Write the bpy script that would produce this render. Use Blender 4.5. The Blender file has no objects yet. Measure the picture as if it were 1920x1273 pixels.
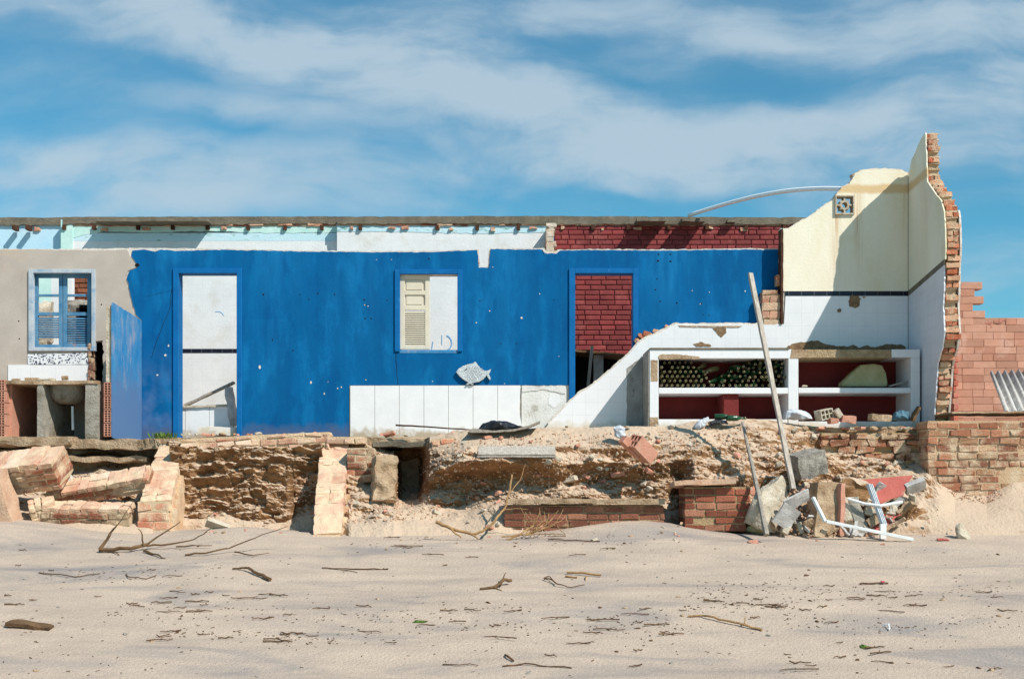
import bpy, bmesh, math, random
from mathutils import Vector, Matrix, Euler, noise
from mathutils.geometry import tessellate_polygon
random.seed(7)
SC = bpy.context.scene
COL = SC.collection
R = math.radians
# ------------------------------------------------------------ camera, sky, sun
F, CYD, HZ, EYE = 2145.0, 15.0, 900.0, 1.6
cam_d = bpy.data.cameras.new('camera'); cam = bpy.data.objects.new('camera', cam_d); COL.objects.link(cam)
cam.location = (0, -CYD, EYE); cam.rotation_euler = (R(90), 0, 0)
cam_d.sensor_width = 36; cam_d.lens = F * 36 / 1920; cam_d.shift_y = (HZ - 636.5) / 1920
cam_d.clip_start = .1; cam_d.clip_end = 3000
SC.camera = cam
SUN = Vector((1.13, -1.0, 1.5)).normalized()
sun_d = bpy.data.lights.new('sun', 'SUN'); sun_d.energy = 4.8; sun_d.angle = R(.5); sun_d.color = (1, .955, .88)
sun = bpy.data.objects.new('sun', sun_d); COL.objects.link(sun)
sun.rotation_euler = SUN.to_track_quat('Z', 'Y').to_euler(); sun.location = (8, -8, 12)
SC.view_settings.view_transform = 'Standard'; SC.view_settings.look = 'None'
SC.view_settings.exposure = 0.20; SC.view_settings.gamma = 1

W = bpy.data.worlds.new('World'); SC.world = W; W.use_nodes = True
nt = W.node_tree; nt.nodes.clear()
def N(t, **k):
    n = nt.nodes.new(t)
    for a, b in k.items(): setattr(n, a, b)
    return n
def math_(op, a, b=None, clamp=False):
    n = N('ShaderNodeMath', operation=op); n.use_clamp = clamp
    for i, v in enumerate((a, b)):
        if v is None: continue
        if isinstance(v, (int, float)): n.inputs[i].default_value = v
        else: nt.links.new(v, n.inputs[i])
    return n.outputs[0]
sky = N('ShaderNodeTexSky', sky_type='NISHITA'); sky.sun_disc = False
sky.sun_elevation = math.asin(SUN.z); sky.sun_rotation = math.atan2(SUN.x, SUN.y)
sky.air_density = 1.0; sky.dust_density = .4; sky.ozone_density = 2.5
tc = N('ShaderNodeTexCoord'); sep = N('ShaderNodeSeparateXYZ'); nt.links.new(tc.outputs['Generated'], sep.inputs[0])
yy = math_('MAXIMUM', sep.outputs[1], .05)
u = math_('DIVIDE', sep.outputs[0], yy); v = math_('DIVIDE', sep.outputs[2], yy)
cmb = N('ShaderNodeCombineXYZ'); nt.links.new(u, cmb.inputs[0]); nt.links.new(v, cmb.inputs[1])
wn = N('ShaderNodeTexNoise'); wn.inputs['Scale'].default_value = 3.2; wn.inputs['Detail'].default_value = 9
nt.links.new(cmb.outputs[0], wn.inputs['Vector'])
sb = N('ShaderNodeVectorMath', operation='SUBTRACT'); nt.links.new(wn.outputs['Color'], sb.inputs[0]); sb.inputs[1].default_value = (.5, .5, .5)
sc_ = N('ShaderNodeVectorMath', operation='MULTIPLY'); nt.links.new(sb.outputs[0], sc_.inputs[0]); sc_.inputs[1].default_value = (.24, .12, 0)
ad = N('ShaderNodeVectorMath', operation='ADD'); nt.links.new(cmb.outputs[0], ad.inputs[0]); nt.links.new(sc_.outputs[0], ad.inputs[1])
# cloud streaks: azimuth/elevation (as tangents), half sizes, tilt, weight
CL = [(150, 30, 560, 90, -8, .85), (480, 110, 480, 80, -10, .7), (760, 130, 420, 110, -10, .95), (1060, 250, 460, 110, -10, .9),
      (1450, 300, 520, 95, 0, .95), (1750, 60, 430, 120, -4, 1.0), (1760, 215, 400, 75, 6, .95), (1450, 90, 260, 60, -18, .4),
      (350, 345, 650, 85, -2, .75), (120, 400, 500, 45, 0, .5), (1000, 320, 420, 55, -3, .55), (100, 300, 360, 50, 4, .45),
      (1230, 60, 300, 110, -10, .5), (1000, 20, 300, 50, 0, .5), (1830, 300, 240, 40, 0, .5), (560, 230, 420, 45, -6, .5), (820, 60, 300, 60, -6, .5), (1850, 500, 200, 60, 3, .4)]
tot = None
for (cx, cy, rx, ry, rot, w) in CL:
    m = N('ShaderNodeMapping', vector_type='TEXTURE')
    m.inputs['Location'].default_value = ((cx - 960) / F, (HZ - cy) / F, 0)
    m.inputs['Rotation'].default_value = (0, 0, R(rot)); m.inputs['Scale'].default_value = (rx / F, ry / F, 1)
    nt.links.new(ad.outputs[0], m.inputs[0])
    g = N('ShaderNodeTexGradient', gradient_type='SPHERICAL'); nt.links.new(m.outputs[0], g.inputs[0])
    s = math_('MULTIPLY', math_('POWER', g.outputs[1], .8), w)
    tot = s if tot is None else math_('ADD', tot, s)
def streak(scale, rot, sx, sy, det):
    m = N('ShaderNodeMapping'); m.inputs['Rotation'].default_value = (0, 0, R(rot)); m.inputs['Scale'].default_value = (sx, sy, 1)
    nt.links.new(ad.outputs[0], m.inputs[0])
    n = N('ShaderNodeTexNoise'); n.inputs['Scale'].default_value = scale; n.inputs['Detail'].default_value = det; n.inputs['Roughness'].default_value = .55
    nt.links.new(m.outputs[0], n.inputs['Vector']); return n.outputs[0]
n1 = math_('ADD', math_('MULTIPLY', streak(3.4, 12, 1, 3.6, 14), .62), math_('MULTIPLY', streak(9, -14, 1, 3.0, 12), .38)); n2 = math_('ADD', math_('MULTIPLY', streak(13, 8, 1, 2.2, 10), .6), math_('MULTIPLY', streak(34, 20, 1, 1.5, 8), .4))
def sharp(x, a, b):
    q = N('ShaderNodeMapRange', interpolation_type='SMOOTHSTEP'); nt.links.new(x, q.inputs[0]); q.inputs[1].default_value = a; q.inputs[2].default_value = b; return q.outputs[0]
n1 = math_('ADD', math_('MULTIPLY', sharp(n1, .36, .62), .45), .28)
mod = math_('ADD', math_('MULTIPLY', n1, 1.35), math_('MULTIPLY', math_('SUBTRACT', n2, .25), 1.9))
den = math_('MULTIPLY', tot, mod)
den = math_('ADD', den, math_('MULTIPLY', math_('SUBTRACT', n1, .44), 1.3))
mr = N('ShaderNodeMapRange', interpolation_type='SMOOTHSTEP'); nt.links.new(den, mr.inputs[0])
mr.inputs[1].default_value = -.22; mr.inputs[2].default_value = 1.6; mr.inputs[3].default_value = .08; mr.inputs[4].default_value = .84
tint = N('ShaderNodeMix', data_type='RGBA', blend_type='MULTIPLY'); tint.inputs[0].default_value = 1
nt.links.new(sky.outputs[0], tint.inputs[6]); tint.inputs[7].default_value = (.32, 1.12, 1.20, 1)
mx = N('ShaderNodeMix', data_type='RGBA'); nt.links.new(mr.outputs[0], mx.inputs[0]); nt.links.new(tint.outputs[2], mx.inputs[6])
mx.inputs[7].default_value = (5.0, 6.2, 7.1, 1)
bg = N('ShaderNodeBackground'); bg.inputs[1].default_value = .088; nt.links.new(mx.outputs[2], bg.inputs[0])
wo = N('ShaderNodeOutputWorld'); nt.links.new(bg.outputs[0], wo.inputs[0])

# ------------------------------------------------------------ helpers
def P(px, py, Y):
    s = F / (Y + CYD); return Vector(((px - 960) / s, Y, EYE + (HZ - py) / s))
def lin(r, g, b, k=1.0):
    f = lambda c: (c / 12.92 if c <= .04045 else ((c + .055) / 1.055) ** 2.4)
    return (f(r / 255) * k, f(g / 255) * k, f(b / 255) * k, 1)
def nz(x, y, z=0, s=1): return noise.noise(Vector((x * s, y * s, z * s)))
def fbm(v, o=4): return noise.fractal(v, 1.0, 2.0, o)

def tag(o, label, cat, group=None):
    o['label'] = label; o['category'] = cat
    if group: o['group'] = group
    return o
def thing(name, label, cat, loc, group=None):
    o = bpy.data.objects.new(name, None); COL.objects.link(o); o.location = loc; o.empty_display_size = .2
    return tag(o, label, cat, group)
def root_of(o):
    while o.parent: o = o.parent
    return o
def link(name, bm, mats, parent=None, smooth=False, origin=None):
    if not isinstance(mats, (list, tuple)): mats = [mats]
    if parent is not None:
        org = Vector(root_of(parent).location)
    elif origin is not None: org = Vector(origin)
    else:
        xs = [v.co for v in bm.verts]
        org = Vector(((min(c.x for c in xs) + max(c.x for c in xs)) / 2, (min(c.y for c in xs) + max(c.y for c in xs)) / 2, min(c.z for c in xs)))
    bmesh.ops.translate(bm, verts=bm.verts, vec=-org)
    me = bpy.data.meshes.new(name); bm.normal_update(); bm.to_mesh(me); bm.free()
    if smooth:
        for p in me.polygons: p.use_smooth = True
    o = bpy.data.objects.new(name, me); COL.objects.link(o)
    for m in mats: me.materials.append(m)
    if parent is not None: o.parent = parent
    else: o.location = org
    return o
def struct(o): o['kind'] = 'structure'; return o

YT = -.16   # front of the tiled end wall
# geometry adders -------------------------------------------------
def box(bm, x0, x1, y0, y1, z0, z1, M=None, mi=0):
    co = [(x0, y0, z0), (x1, y0, z0), (x1, y1, z0), (x0, y1, z0), (x0, y0, z1), (x1, y0, z1), (x1, y1, z1), (x0, y1, z1)]
    vs = [bm.verts.new((M @ Vector(c)) if M else c) for c in co]
    for f in ((0, 3, 2, 1), (4, 5, 6, 7), (0, 1, 5, 4), (1, 2, 6, 5), (2, 3, 7, 6), (3, 0, 4, 7)):
        fc = bm.faces.new([vs[i] for i in f]); fc.material_index = mi
    return vs
def pbox(bm, px0, px1, py0, py1, Y, d, mi=0):
    """box whose front face fills a picture rectangle at depth Y, going back by d"""
    a = P(px0, py0, Y); b = P(px1, py1, Y)
    return box(bm, a.x, b.x, Y, Y + d, b.z, a.z, mi=mi)
def jag(pts, amp=2.0, step=8, seed=0, closed=True, lock=()):
    out = []; n = len(pts)
    for i in range(n if closed else n - 1):
        a = Vector(pts[i]); b = Vector(pts[(i + 1) % n]); L = (b - a).length
        out.append(tuple(a))
        if i in lock: continue
        k = int(L / step)
        for j in range(1, k + 1):
            if j / (k + 1) >= 1: break
            t = (j + .3 * nz(a.x * .1 + j, seed)) / (k + 1); p = a.lerp(b, t)
            nn = Vector((-(b - a).y, (b - a).x)).normalized()
            p += nn * amp * (nz(p.x * .17, p.y * .17, seed + 3.1) * 1.6 + nz(p.x * .5, p.y * .5, seed) * .8)
            out.append(tuple(p))
    if not closed: out.append(tuple(pts[-1]))
    return out
def plate(bm, outer, Y, d, holes=(), f=None, mi=0, off=None):
    """flat slab with holes; picture outline at depth Y (or own mapping f), thickness vector off"""
    f = f or (lambda p: P(p[0], p[1], Y)); off = Vector(off) if off else Vector((0, d, 0))
    loops = [[f(p) for p in l] for l in [outer] + list(holes)]
    tri = tessellate_polygon(loops)
    flat = [p for l in loops for p in l]
    a = [bm.verts.new(p) for p in flat]; b = [bm.verts.new(p + off) for p in flat]
    for t in tri:
        try:
            x = bm.faces.new([a[i] for i in t]); y_ = bm.faces.new([b[i] for i in reversed(t)])
            x.material_index = y_.material_index = mi
        except ValueError: pass
    k = 0
    for l in loops:
        n = len(l)
        for i in range(n):
            j = (i + 1) % n
            try:
                q = bm.faces.new([a[k + i], b[k + i], b[k + j], a[k + j]]); q.material_index = mi
            except ValueError: pass
        k += n
    bmesh.ops.recalc_face_normals(bm, faces=bm.faces)
def rough_box(bm, M, dims, seg=.06, amp=.015, sc=6, seed=0, mi=0, taper=None):
    """box with subdivided faces roughened by noise"""
    lx, ly, lz = dims
    nx, ny, n_z = [max(1, min(40, int(round(l / seg)))) for l in dims]
    vd = {}
    def vert(i, j, k):
        key = (i, j, k)
        if key in vd: return vd[key]
        c = Vector((i / nx - .5, j / ny - .5, k / n_z - .5))
        q = Vector((c.x * lx, c.y * ly, c.z * lz))
        if taper:
            s = 1 + taper * c.z; q.x *= s; q.y *= s
        n = q * sc + Vector((seed * 7.3, seed * 3.1, seed))
        cen = Vector((c.x, c.y, c.z)).normalized()
        e = sum(1 for t in (abs(c.x), abs(c.y), abs(c.z)) if t > .499)
        sh = -(e - 1) * amp * 1.1 * abs(noise.noise(n * .7)) if e > 1 else 0
        q += noise.noise_vector(n) * amp + cen * sh
        vd[key] = bm.verts.new(M @ q); return vd[key]
    def quad(a, b, c, d):
        try: bm.faces.new((vert(*a), vert(*b), vert(*c), vert(*d))).material_index = mi
        except ValueError: pass
    for i in range(nx):
        for j in range(ny):
            quad((i, j, 0), (i, j + 1, 0), (i + 1, j + 1, 0), (i + 1, j, 0)); quad((i, j, n_z), (i + 1, j, n_z), (i + 1, j + 1, n_z), (i, j + 1, n_z))
        for k in range(n_z):
            quad((i, 0, k), (i + 1, 0, k), (i + 1, 0, k + 1), (i, 0, k + 1)); quad((i, ny, k), (i, ny, k + 1), (i + 1, ny, k + 1), (i + 1, ny, k))
    for j in range(ny):
        for k in range(n_z):
            quad((0, j, k), (0, j, k + 1), (0, j + 1, k + 1), (0, j + 1, k)); quad((nx, j, k), (nx, j + 1, k), (nx, j + 1, k + 1), (nx, j, k + 1))
def TM(loc, rot=(0, 0, 0)): return Matrix.Translation(Vector(loc)) @ Euler([R(a) for a in rot]).to_matrix().to_4x4()
def tube(bm, pts, r, sides=7, mi=0, kink=0):
    pts = [Vector(p) for p in pts]; n = len(pts)
    rr = r if isinstance(r, (list, tuple)) else [r] * n
    if len(rr) == 2 and n > 2: rr = [rr[0] + (rr[1] - rr[0]) * i / (n - 1) for i in range(n)]
    rings = []
    for i, p in enumerate(pts):
        t = (pts[min(i + 1, n - 1)] - pts[max(i - 1, 0)]).normalized()
        a = t.cross(Vector((0.02, .1, 1))); a = a.normalized() if a.length > 1e-4 else Vector((1, 0, 0)); b = t.cross(a)
        q = p + Vector((random.uniform(-kink, kink), random.uniform(-kink, kink), random.uniform(-kink, kink))) if kink and 0 < i < n - 1 else p
        rings.append([bm.verts.new(q + (a * math.cos(k * 2 * math.pi / sides) + b * math.sin(k * 2 * math.pi / sides)) * rr[i]) for k in range(sides)])
    for i in range(n - 1):
        for k in range(sides):
            bm.faces.new((rings[i][k], rings[i][(k + 1) % sides], rings[i + 1][(k + 1) % sides], rings[i + 1][k])).material_index = mi
    bm.faces.new(rings[0][::-1]).material_index = mi; bm.faces.new(rings[-1]).material_index = mi
    bmesh.ops.recalc_face_normals(bm, faces=bm.faces)
def subdiv(pts, n=4, amp=0):
    out = []
    for i in range(len(pts) - 1):
        a, b = Vector(pts[i]), Vector(pts[i + 1])
        for k in range(n):
            p = a.lerp(b, k / n)
            if amp and (i or k): p += noise.noise_vector(p * 9) * amp
            out.append(p)
    out.append(Vector(pts[-1])); return out
def rock(bm, M, r, seed=0, flat=.35, sub=3, mi=0):
    """angular stone: sphere cut by random planes, then roughened"""
    rnd = random.Random(seed)
    t = bmesh.new(); bmesh.ops.create_icosphere(t, subdivisions=sub, radius=1)
    pl = []
    for _ in range(9):
        n = Vector((rnd.gauss(0, 1), rnd.gauss(0, 1), rnd.gauss(0, 1))).normalized(); pl.append((n, rnd.uniform(.5, .85)))
    mp = {}
    for v_ in t.verts:
        c = v_.co.copy()
        for n, d in pl:
            e = c.dot(n) - d
            if e > 0: c -= n * e
        c += noise.noise_vector(c * 3 + Vector((seed, 0, 0))) * .06 + noise.noise_vector(c * 9 + Vector((seed, 0, 0))) * .025
        c = Vector((c.x * r[0], c.y * r[1], c.z * r[2])); mp[v_] = bm.verts.new(M @ c)
    for f in t.faces: bm.faces.new([mp[q] for q in f.verts]).material_index = mi
    t.free()
BR = [lin(176, 92, 66), lin(160, 80, 58), lin(190, 110, 80), lin(148, 74, 56), lin(200, 128, 98), lin(180, 112, 86)]
def brickwork(bm, M, L, Hh, T, bw=.2, bh=.062, gap=.014, jit=.005, pal=BR, keep=None, cham=.005, mortar=lin(196, 172, 140), missing=0, seed=1, proud=.006, ends=True):
    """real bricks in courses. local frame: u along x (0..L), depth y (0=front..T), w up (0..Hh)"""
    rnd = random.Random(seed)
    cl = bm.loops.layers.float_color.get('Col') or bm.loops.layers.float_color.new('Col')
    def paint(fs, c):
        for f in fs:
            for l in f.loops: l[cl] = c
    row = 0; w = 0.0
    while w < Hh - bh * .4:
        h = min(bh, Hh - w)
        u_ = -bw * (.5 if row % 2 else 0) - rnd.uniform(0, .02); segs = []
        while u_ < L:
            b = bw * rnd.uniform(.92, 1.06) * (.5 if rnd.random() < .10 else 1)
            a0, a1 = max(u_, 0), min(u_ + b, L)
            if a1 - a0 > .03 and (keep is None or keep((a0 + a1) / 2, w + h / 2)):
                segs.append((a0, a1))
                if rnd.random() >= missing:
                    o = -proud + rnd.uniform(-jit, jit); c = cham
                    x0, x1, z0, z1 = a0, a1, w, w + h
                    co = [(x0, T, z0), (x1, T, z0), (x1, T, z1), (x0, T, z1), (x0, o + c, z0), (x1, o + c, z0), (x1, o + c, z1), (x0, o + c, z1),
                          (x0 + c, o, z0 + c), (x1 - c, o, z0 + c), (x1 - c, o, z1 - c), (x0 + c, o, z1 - c)]
                    vs = [bm.verts.new(M @ (Vector(q) + Vector((rnd.uniform(-jit, jit), rnd.uniform(-jit, jit) * .6, rnd.uniform(-jit, jit))))) for q in co]
                    fs = [bm.faces.new([vs[i] for i in f]) for f in ((0, 1, 2, 3), (0, 4, 5, 1), (3, 2, 6, 7), (0, 3, 7, 4), (1, 5, 6, 2), (4, 8, 9, 5), (5, 9, 10, 6), (6, 10, 11, 7), (7, 11, 8, 4), (8, 11, 10, 9))]
                    k = rnd.uniform(.82, 1.15); pc = rnd.choice(pal); paint(fs, (pc[0] * k, pc[1] * k, pc[2] * k, 1))
            u_ += b + gap
        if segs:      # mortar bed per course, set back
            m0, m1 = segs[0][0] + .004, segs[-1][1] - .004
            sb_ = rnd.uniform(.004, .012)
            a = len(bm.faces)
            vs = box(bm, m0, m1, sb_, T - .003, w - gap * .2, w + h + gap * 1.05, M)
            bm.faces.ensure_lookup_table(); paint(bm.faces[a:], mortar)
        w += bh + gap; row += 1
    bmesh.ops.recalc_face_normals(bm, faces=bm.faces)

# materials ---------------------------------------------------------
def mat(name, c1, c2=None, scale=4, rough=.9, bump=.3, bscale=60, stretch=(1, 1, 1), c3=None, s3=1.2, t3=(.55, .7), col=False, metal=0, fine=.06, spec=.3, detail=6):
    m = bpy.data.materials.new(name); m.use_nodes = True; T = m.node_tree; n = T.nodes; l = T.links
    bs = n['Principled BSDF']; bs.inputs['Roughness'].default_value = rough; bs.inputs['Metallic'].default_value = metal
    bs.inputs['Specular IOR Level'].default_value = spec
    g = n.new('ShaderNodeNewGeometry'); mp = n.new('ShaderNodeMapping'); mp.inputs['Scale'].default_value = stretch; l.new(g.outputs['Position'], mp.inputs[0])
    ns = n.new('ShaderNodeTexNoise'); ns.inputs['Scale'].default_value = scale; ns.inputs['Detail'].default_value = detail; ns.inputs['Roughness'].default_value = .6
    l.new(mp.outputs[0], ns.inputs['Vector'])
    r = n.new('ShaderNodeMapRange'); r.inputs[1].default_value = .32; r.inputs[2].default_value = .68; l.new(ns.outputs[0], r.inputs[0])
    mx = n.new('ShaderNodeMix'); mx.data_type = 'RGBA'; l.new(r.outputs[0], mx.inputs[0]); mx.inputs[6].default_value = c1; mx.inputs[7].default_value = c2 or c1
    out = mx.outputs[2]
    if col:
        at = n.new('ShaderNodeAttribute'); at.attribute_name = 'Col'
        mm = n.new('ShaderNodeMix'); mm.data_type = 'RGBA'; mm.blend_type = 'MULTIPLY'; mm.inputs[0].default_value = 1
        l.new(at.outputs['Color'], mm.inputs[6]); l.new(out, mm.inputs[7]); out = mm.outputs[2]
    if c3:
        n3 = n.new('ShaderNodeTexNoise'); n3.inputs['Scale'].default_value = s3; n3.inputs['Detail'].default_value = 7; n3.inputs['Roughness'].default_value = .65; l.new(mp.outputs[0], n3.inputs['Vector'])
        r3 = n.new('ShaderNodeMapRange'); r3.inputs[1].default_value = t3[0]; r3.inputs[2].default_value = t3[1]; l.new(n3.outputs[0], r3.inputs[0])
        m3 = n.new('ShaderNodeMix'); m3.data_type = 'RGBA'; l.new(r3.outputs[0], m3.inputs[0]); l.new(out, m3.inputs[6]); m3.inputs[7].default_value = c3; out = m3.outputs[2]
    if fine:
        nf = n.new('ShaderNodeTexNoise'); nf.inputs['Scale'].default_value = 130; nf.inputs['Detail'].default_value = 2; l.new(g.outputs['Position'], nf.inputs['Vector'])
        rf = n.new('ShaderNodeMapRange'); rf.inputs[1].default_value = .3; rf.inputs[2].default_value = .7; rf.inputs[3].default_value = 1 - fine * 2; rf.inputs[4].default_value = 1 + fine * 2; l.new(nf.outputs[0], rf.inputs[0])
        mf = n.new('ShaderNodeVectorMath'); mf.operation = 'SCALE'; l.new(out, mf.inputs[0]); l.new(rf.outputs[0], mf.inputs['Scale']); out = mf.outputs[0]
    l.new(out, bs.inputs['Base Color'])
    if bump:
        nb = n.new('ShaderNodeTexNoise'); nb.inputs['Scale'].default_value = bscale; nb.inputs['Detail'].default_value = 5; l.new(g.outputs['Position'], nb.inputs['Vector'])
        b = n.new('ShaderNodeBump'); b.inputs['Strength'].default_value = bump; b.inputs['Distance'].default_value = .02; l.new(nb.outputs[0], b.inputs['Height']); l.new(b.outputs[0], bs.inputs['Normal'])
    m['out'] = 1
    return m
def nodes_of(m):
    T = m.node_tree; return T, T.nodes, T.links, T.nodes['Principled BSDF']
def base_link(m):
    T, n, l, bs = nodes_of(m); return bs.inputs['Base Color'].links[0].from_socket
def overlay(m, fac_sock_builder, color, amount=1.0):
    """mix a colour over the base where the builder's factor is high"""
    T, n, l, bs = nodes_of(m); src = base_link(m); f = fac_sock_builder(T, n, l)
    x = n.new('ShaderNodeMix'); x.data_type = 'RGBA'; l.new(f, x.inputs[0]); l.new(src, x.inputs[6]); x.inputs[7].default_value = color
    l.new(x.outputs[2], bs.inputs['Base Color'])
def grout(m, tw, th, horiz='x', ox=0, oz=0, color=lin(150, 150, 150), size=.004, amt=.6, stagger=0.0, squash=1):
    def fb(T, n, l):
        g = n.new('ShaderNodeNewGeometry'); s = n.new('ShaderNodeSeparateXYZ'); l.new(g.outputs['Position'], s.inputs[0])
        c = n.new('ShaderNodeCombineXYZ')
        def add(sock, o):
            a = n.new('ShaderNodeMath'); a.operation = 'ADD'; l.new(sock, a.inputs[0]); a.inputs[1].default_value = o; return a.outputs[0]
        l.new(add(s.outputs[0 if horiz == 'x' else 1], ox), c.inputs[0]); l.new(add(s.outputs[2], oz), c.inputs[1])
        b = n.new('ShaderNodeTexBrick'); l.new(c.outputs[0], b.inputs['Vector']); b.inputs['Scale'].default_value = 1
        b.inputs['Brick Width'].default_value = tw; b.inputs['Row Height'].default_value = th; b.inputs['Mortar Size'].default_value = size; b.offset = stagger
        b.inputs['Mortar Smooth'].default_value = .3
        a = n.new('ShaderNodeMath'); a.operation = 'MULTIPLY'; l.new(b.outputs['Fac'], a.inputs[0]); a.inputs[1].default_value = amt
        return a.outputs[0]
    overlay(m, fb, color)
def streaks(m, x0, x1, ztop, zbot, color, amt=.7, sx=40):
    """run-down stain between x0..x1 hanging from ztop"""
    def fb(T, n, l):
        g = n.new('ShaderNodeNewGeometry'); s = n.new('ShaderNodeSeparateXYZ'); l.new(g.outputs['Position'], s.inputs[0])
        def mr(sock, a, b, c=0, d=1):
            r = n.new('ShaderNodeMapRange'); r.inputs[1].default_value = a; r.inputs[2].default_value = b; r.inputs[3].default_value = c; r.inputs[4].default_value = d; l.new(sock, r.inputs[0]); return r.outputs[0]
        def mul(a, b):
            k = n.new('ShaderNodeMath'); k.operation = 'MULTIPLY'; l.new(a, k.inputs[0])
            if isinstance(b, float): k.inputs[1].default_value = b
            else: l.new(b, k.inputs[1])
            return k.outputs[0]
        w = (x1 - x0) * .45
        a = mul(mr(s.outputs[0], x0, x0 + w), mr(s.outputs[0], x1 - w, x1, 1, 0)); b = mul(mr(s.outputs[2], zbot, ztop), mr(s.outputs[2], ztop, ztop + .02, 1, 0))
        mp = n.new('ShaderNodeMapping'); mp.inputs['Scale'].default_value = (sx, 1, 1.3); l.new(g.outputs['Position'], mp.inputs[0])
        ns = n.new('ShaderNodeTexNoise'); ns.inputs['Scale'].default_value = 1; ns.inputs['Detail'].default_value = 4; l.new(mp.outputs[0], ns.inputs['Vector'])
        return mul(mul(mul(a, b), mr(ns.outputs[0], .35, .65)), float(amt))
    overlay(m, fb, color)

K = {}
K['brick'] = mat('brick', (1, 1, 1, 1), (.78, .76, .74, 1), 9, .95, .6, 70, col=True, c3=lin(206, 182, 152), s3=4.5, t3=(.47, .64), fine=.1)
K['brick_clean'] = mat('foundation_brick', (1, 1, 1, 1), (.75, .72, .7, 1), 9, .95, .6, 70, col=True, c3=lin(190, 160, 124), s3=5, t3=(.6, .78), fine=.1)
K['brick_sandy'] = mat('sand_bleached_brick', (1, 1, 1, 1), (.85, .82, .8, 1), 9, .95, .6, 70, col=True, c3=lin(214, 188, 156), s3=4, t3=(.40, .60), fine=.1)
K['red_paint'] = mat('red_painted_brick', lin(140, 50, 54), lin(122, 42, 48), 5, .7, .25, 50, fine=.05, c3=lin(152, 66, 66), s3=2, t3=(.6, .8))
K['blue'] = mat('blue_paint', lin(0, 82, 132), lin(0, 94, 148), 1.6, .85, .12, 45, spec=.12, stretch=(1.6, 1, .55), c3=lin(18, 122, 178), s3=2.0, t3=(.50, .80), fine=.07)
K['blue_trim'] = mat('blue_trim_paint', lin(4, 90, 148), lin(10, 102, 162), 6, .7, .1, 60, spec=.15, c3=lin(70, 146, 190), s3=9, t3=(.64, .8))
K['blue_faded'] = mat('faded_blue_paint', lin(70, 134, 178), lin(40, 116, 168), 5, .85, .2, 40, spec=.12, stretch=(1, 1.4, .7), c3=lin(140, 148, 166), s3=4, t3=(.48, .68))
K['white'] = mat('white_limewash', lin(228, 226, 224), lin(218, 217, 216), 3, .85, .15, 40, c3=lin(204, 198, 188), s3=2.4, t3=(.52, .8), fine=.03)
grout(K['white'], .17, .17, 'x', .05, .02, lin(186, 186, 186), .004, .16)
K['white_raw'] = mat('white_plaster_edge', lin(222, 214, 204), lin(198, 186, 172), 12, .95, .5, 60, c3=lin(170, 110, 84), s3=6, t3=(.62, .7))
K['lightblue'] = mat('light_blue_paint', lin(172, 208, 226), lin(186, 216, 230), 3, .85, .15, 40, fine=.03)
K['mint'] = mat('mint_paint', lin(176, 214, 204), lin(204, 228, 220), 6, .85, .2, 40, fine=.03)
K['teal_worn'] = mat('worn_teal_strip', lin(178, 212, 220), lin(205, 224, 230), 5, .85, .2, 40, stretch=(1, 1, 3), c3=lin(120, 170, 160), s3=5, t3=(.55, .66), fine=.04)
K['cream'] = mat('cream_plaster', lin(236, 228, 208), lin(228, 218, 192), 3, .85, .12, 40, c3=lin(214, 200, 154), s3=1.5, t3=(.5, .85), stretch=(1, 1, .4), fine=.04)
K['tile'] = mat('white_tile', lin(230, 228, 228), lin(222, 221, 222), 5, .35, .04, 30, c3=lin(205, 200, 190), s3=3, t3=(.66, .85), fine=.02, spec=.4)
K['tile_y'] = mat('white_side_tile', lin(222, 221, 226), lin(212, 212, 218), 5, .4, .04, 30, c3=lin(196, 192, 186), s3=3, t3=(.6, .85), fine=.02)
K['tile_big'] = mat('large_white_tile', lin(228, 227, 226), lin(220, 219, 219), 5, .4, .04, 30, c3=lin(190, 186, 178), s3=4, t3=(.66, .8), fine=.02)
grout(K['tile'], .165, .165, 'x', .04, .03, lin(178, 180, 184), .003, .28)
grout(K['tile_y'], .165, .165, 'y', 0, .03, lin(170, 170, 176), .003, .3)
grout(K['tile_big'], .322, 9, 'x', .188, .18, lin(120, 112, 104), .004, .8)
K['black'] = mat('black_tile', lin(24, 26, 40), lin(34, 34, 48), 9, .3, .05, 30, fine=0)
grout(K['black'], .165, .165, 'x', .04, .03, lin(120, 120, 126), .004, .6)
K['grey_plaster'] = mat('grey_plaster', lin(184, 172, 161), lin(170, 158, 148), 3, .95, .12, 55, c3=lin(192, 168, 140), s3=1.6, t3=(.58, .85), fine=.06)
K['light_cement'] = mat('light_cement', lin(220, 218, 213), lin(200, 197, 190), 5, .95, .3, 45, c3=lin(150, 144, 132), s3=5, t3=(.6, .75), fine=.04)
K['cement'] = mat('rough_cement', lin(168, 160, 148), lin(130, 124, 112), 5, .95, .6, 45, c3=lin(110, 96, 74), s3=5, t3=(.55, .75), fine=.08)
K['concrete'] = mat('weathered_concrete', lin(128, 118, 102), lin(98, 90, 76), 8, .95, .6, 50, c3=lin(170, 152, 128), s3=4, t3=(.6, .8), fine=.1)
K['slab'] = mat('sandy_concrete', lin(186, 162, 134), lin(146, 118, 90), 7, .95, .8, 40, c3=lin(104, 80, 56), s3=5, t3=(.54, .7), fine=.1)
K['stone'] = mat('pale_stone', lin(200, 188, 170), lin(170, 156, 134), 8, .95, .7, 40, fine=.1, c3=lin(140, 112, 78), s3=5, t3=(.6, .8))
K['grey_stone'] = mat('grey_granite', lin(168, 160, 148), lin(112, 106, 98), 16, .9, .6, 60, fine=.15)
K['yellow_stone'] = mat('mossy_slab', lin(190, 180, 140), lin(168, 158, 112), 6, .95, .5, 50, fine=.08)
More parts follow.
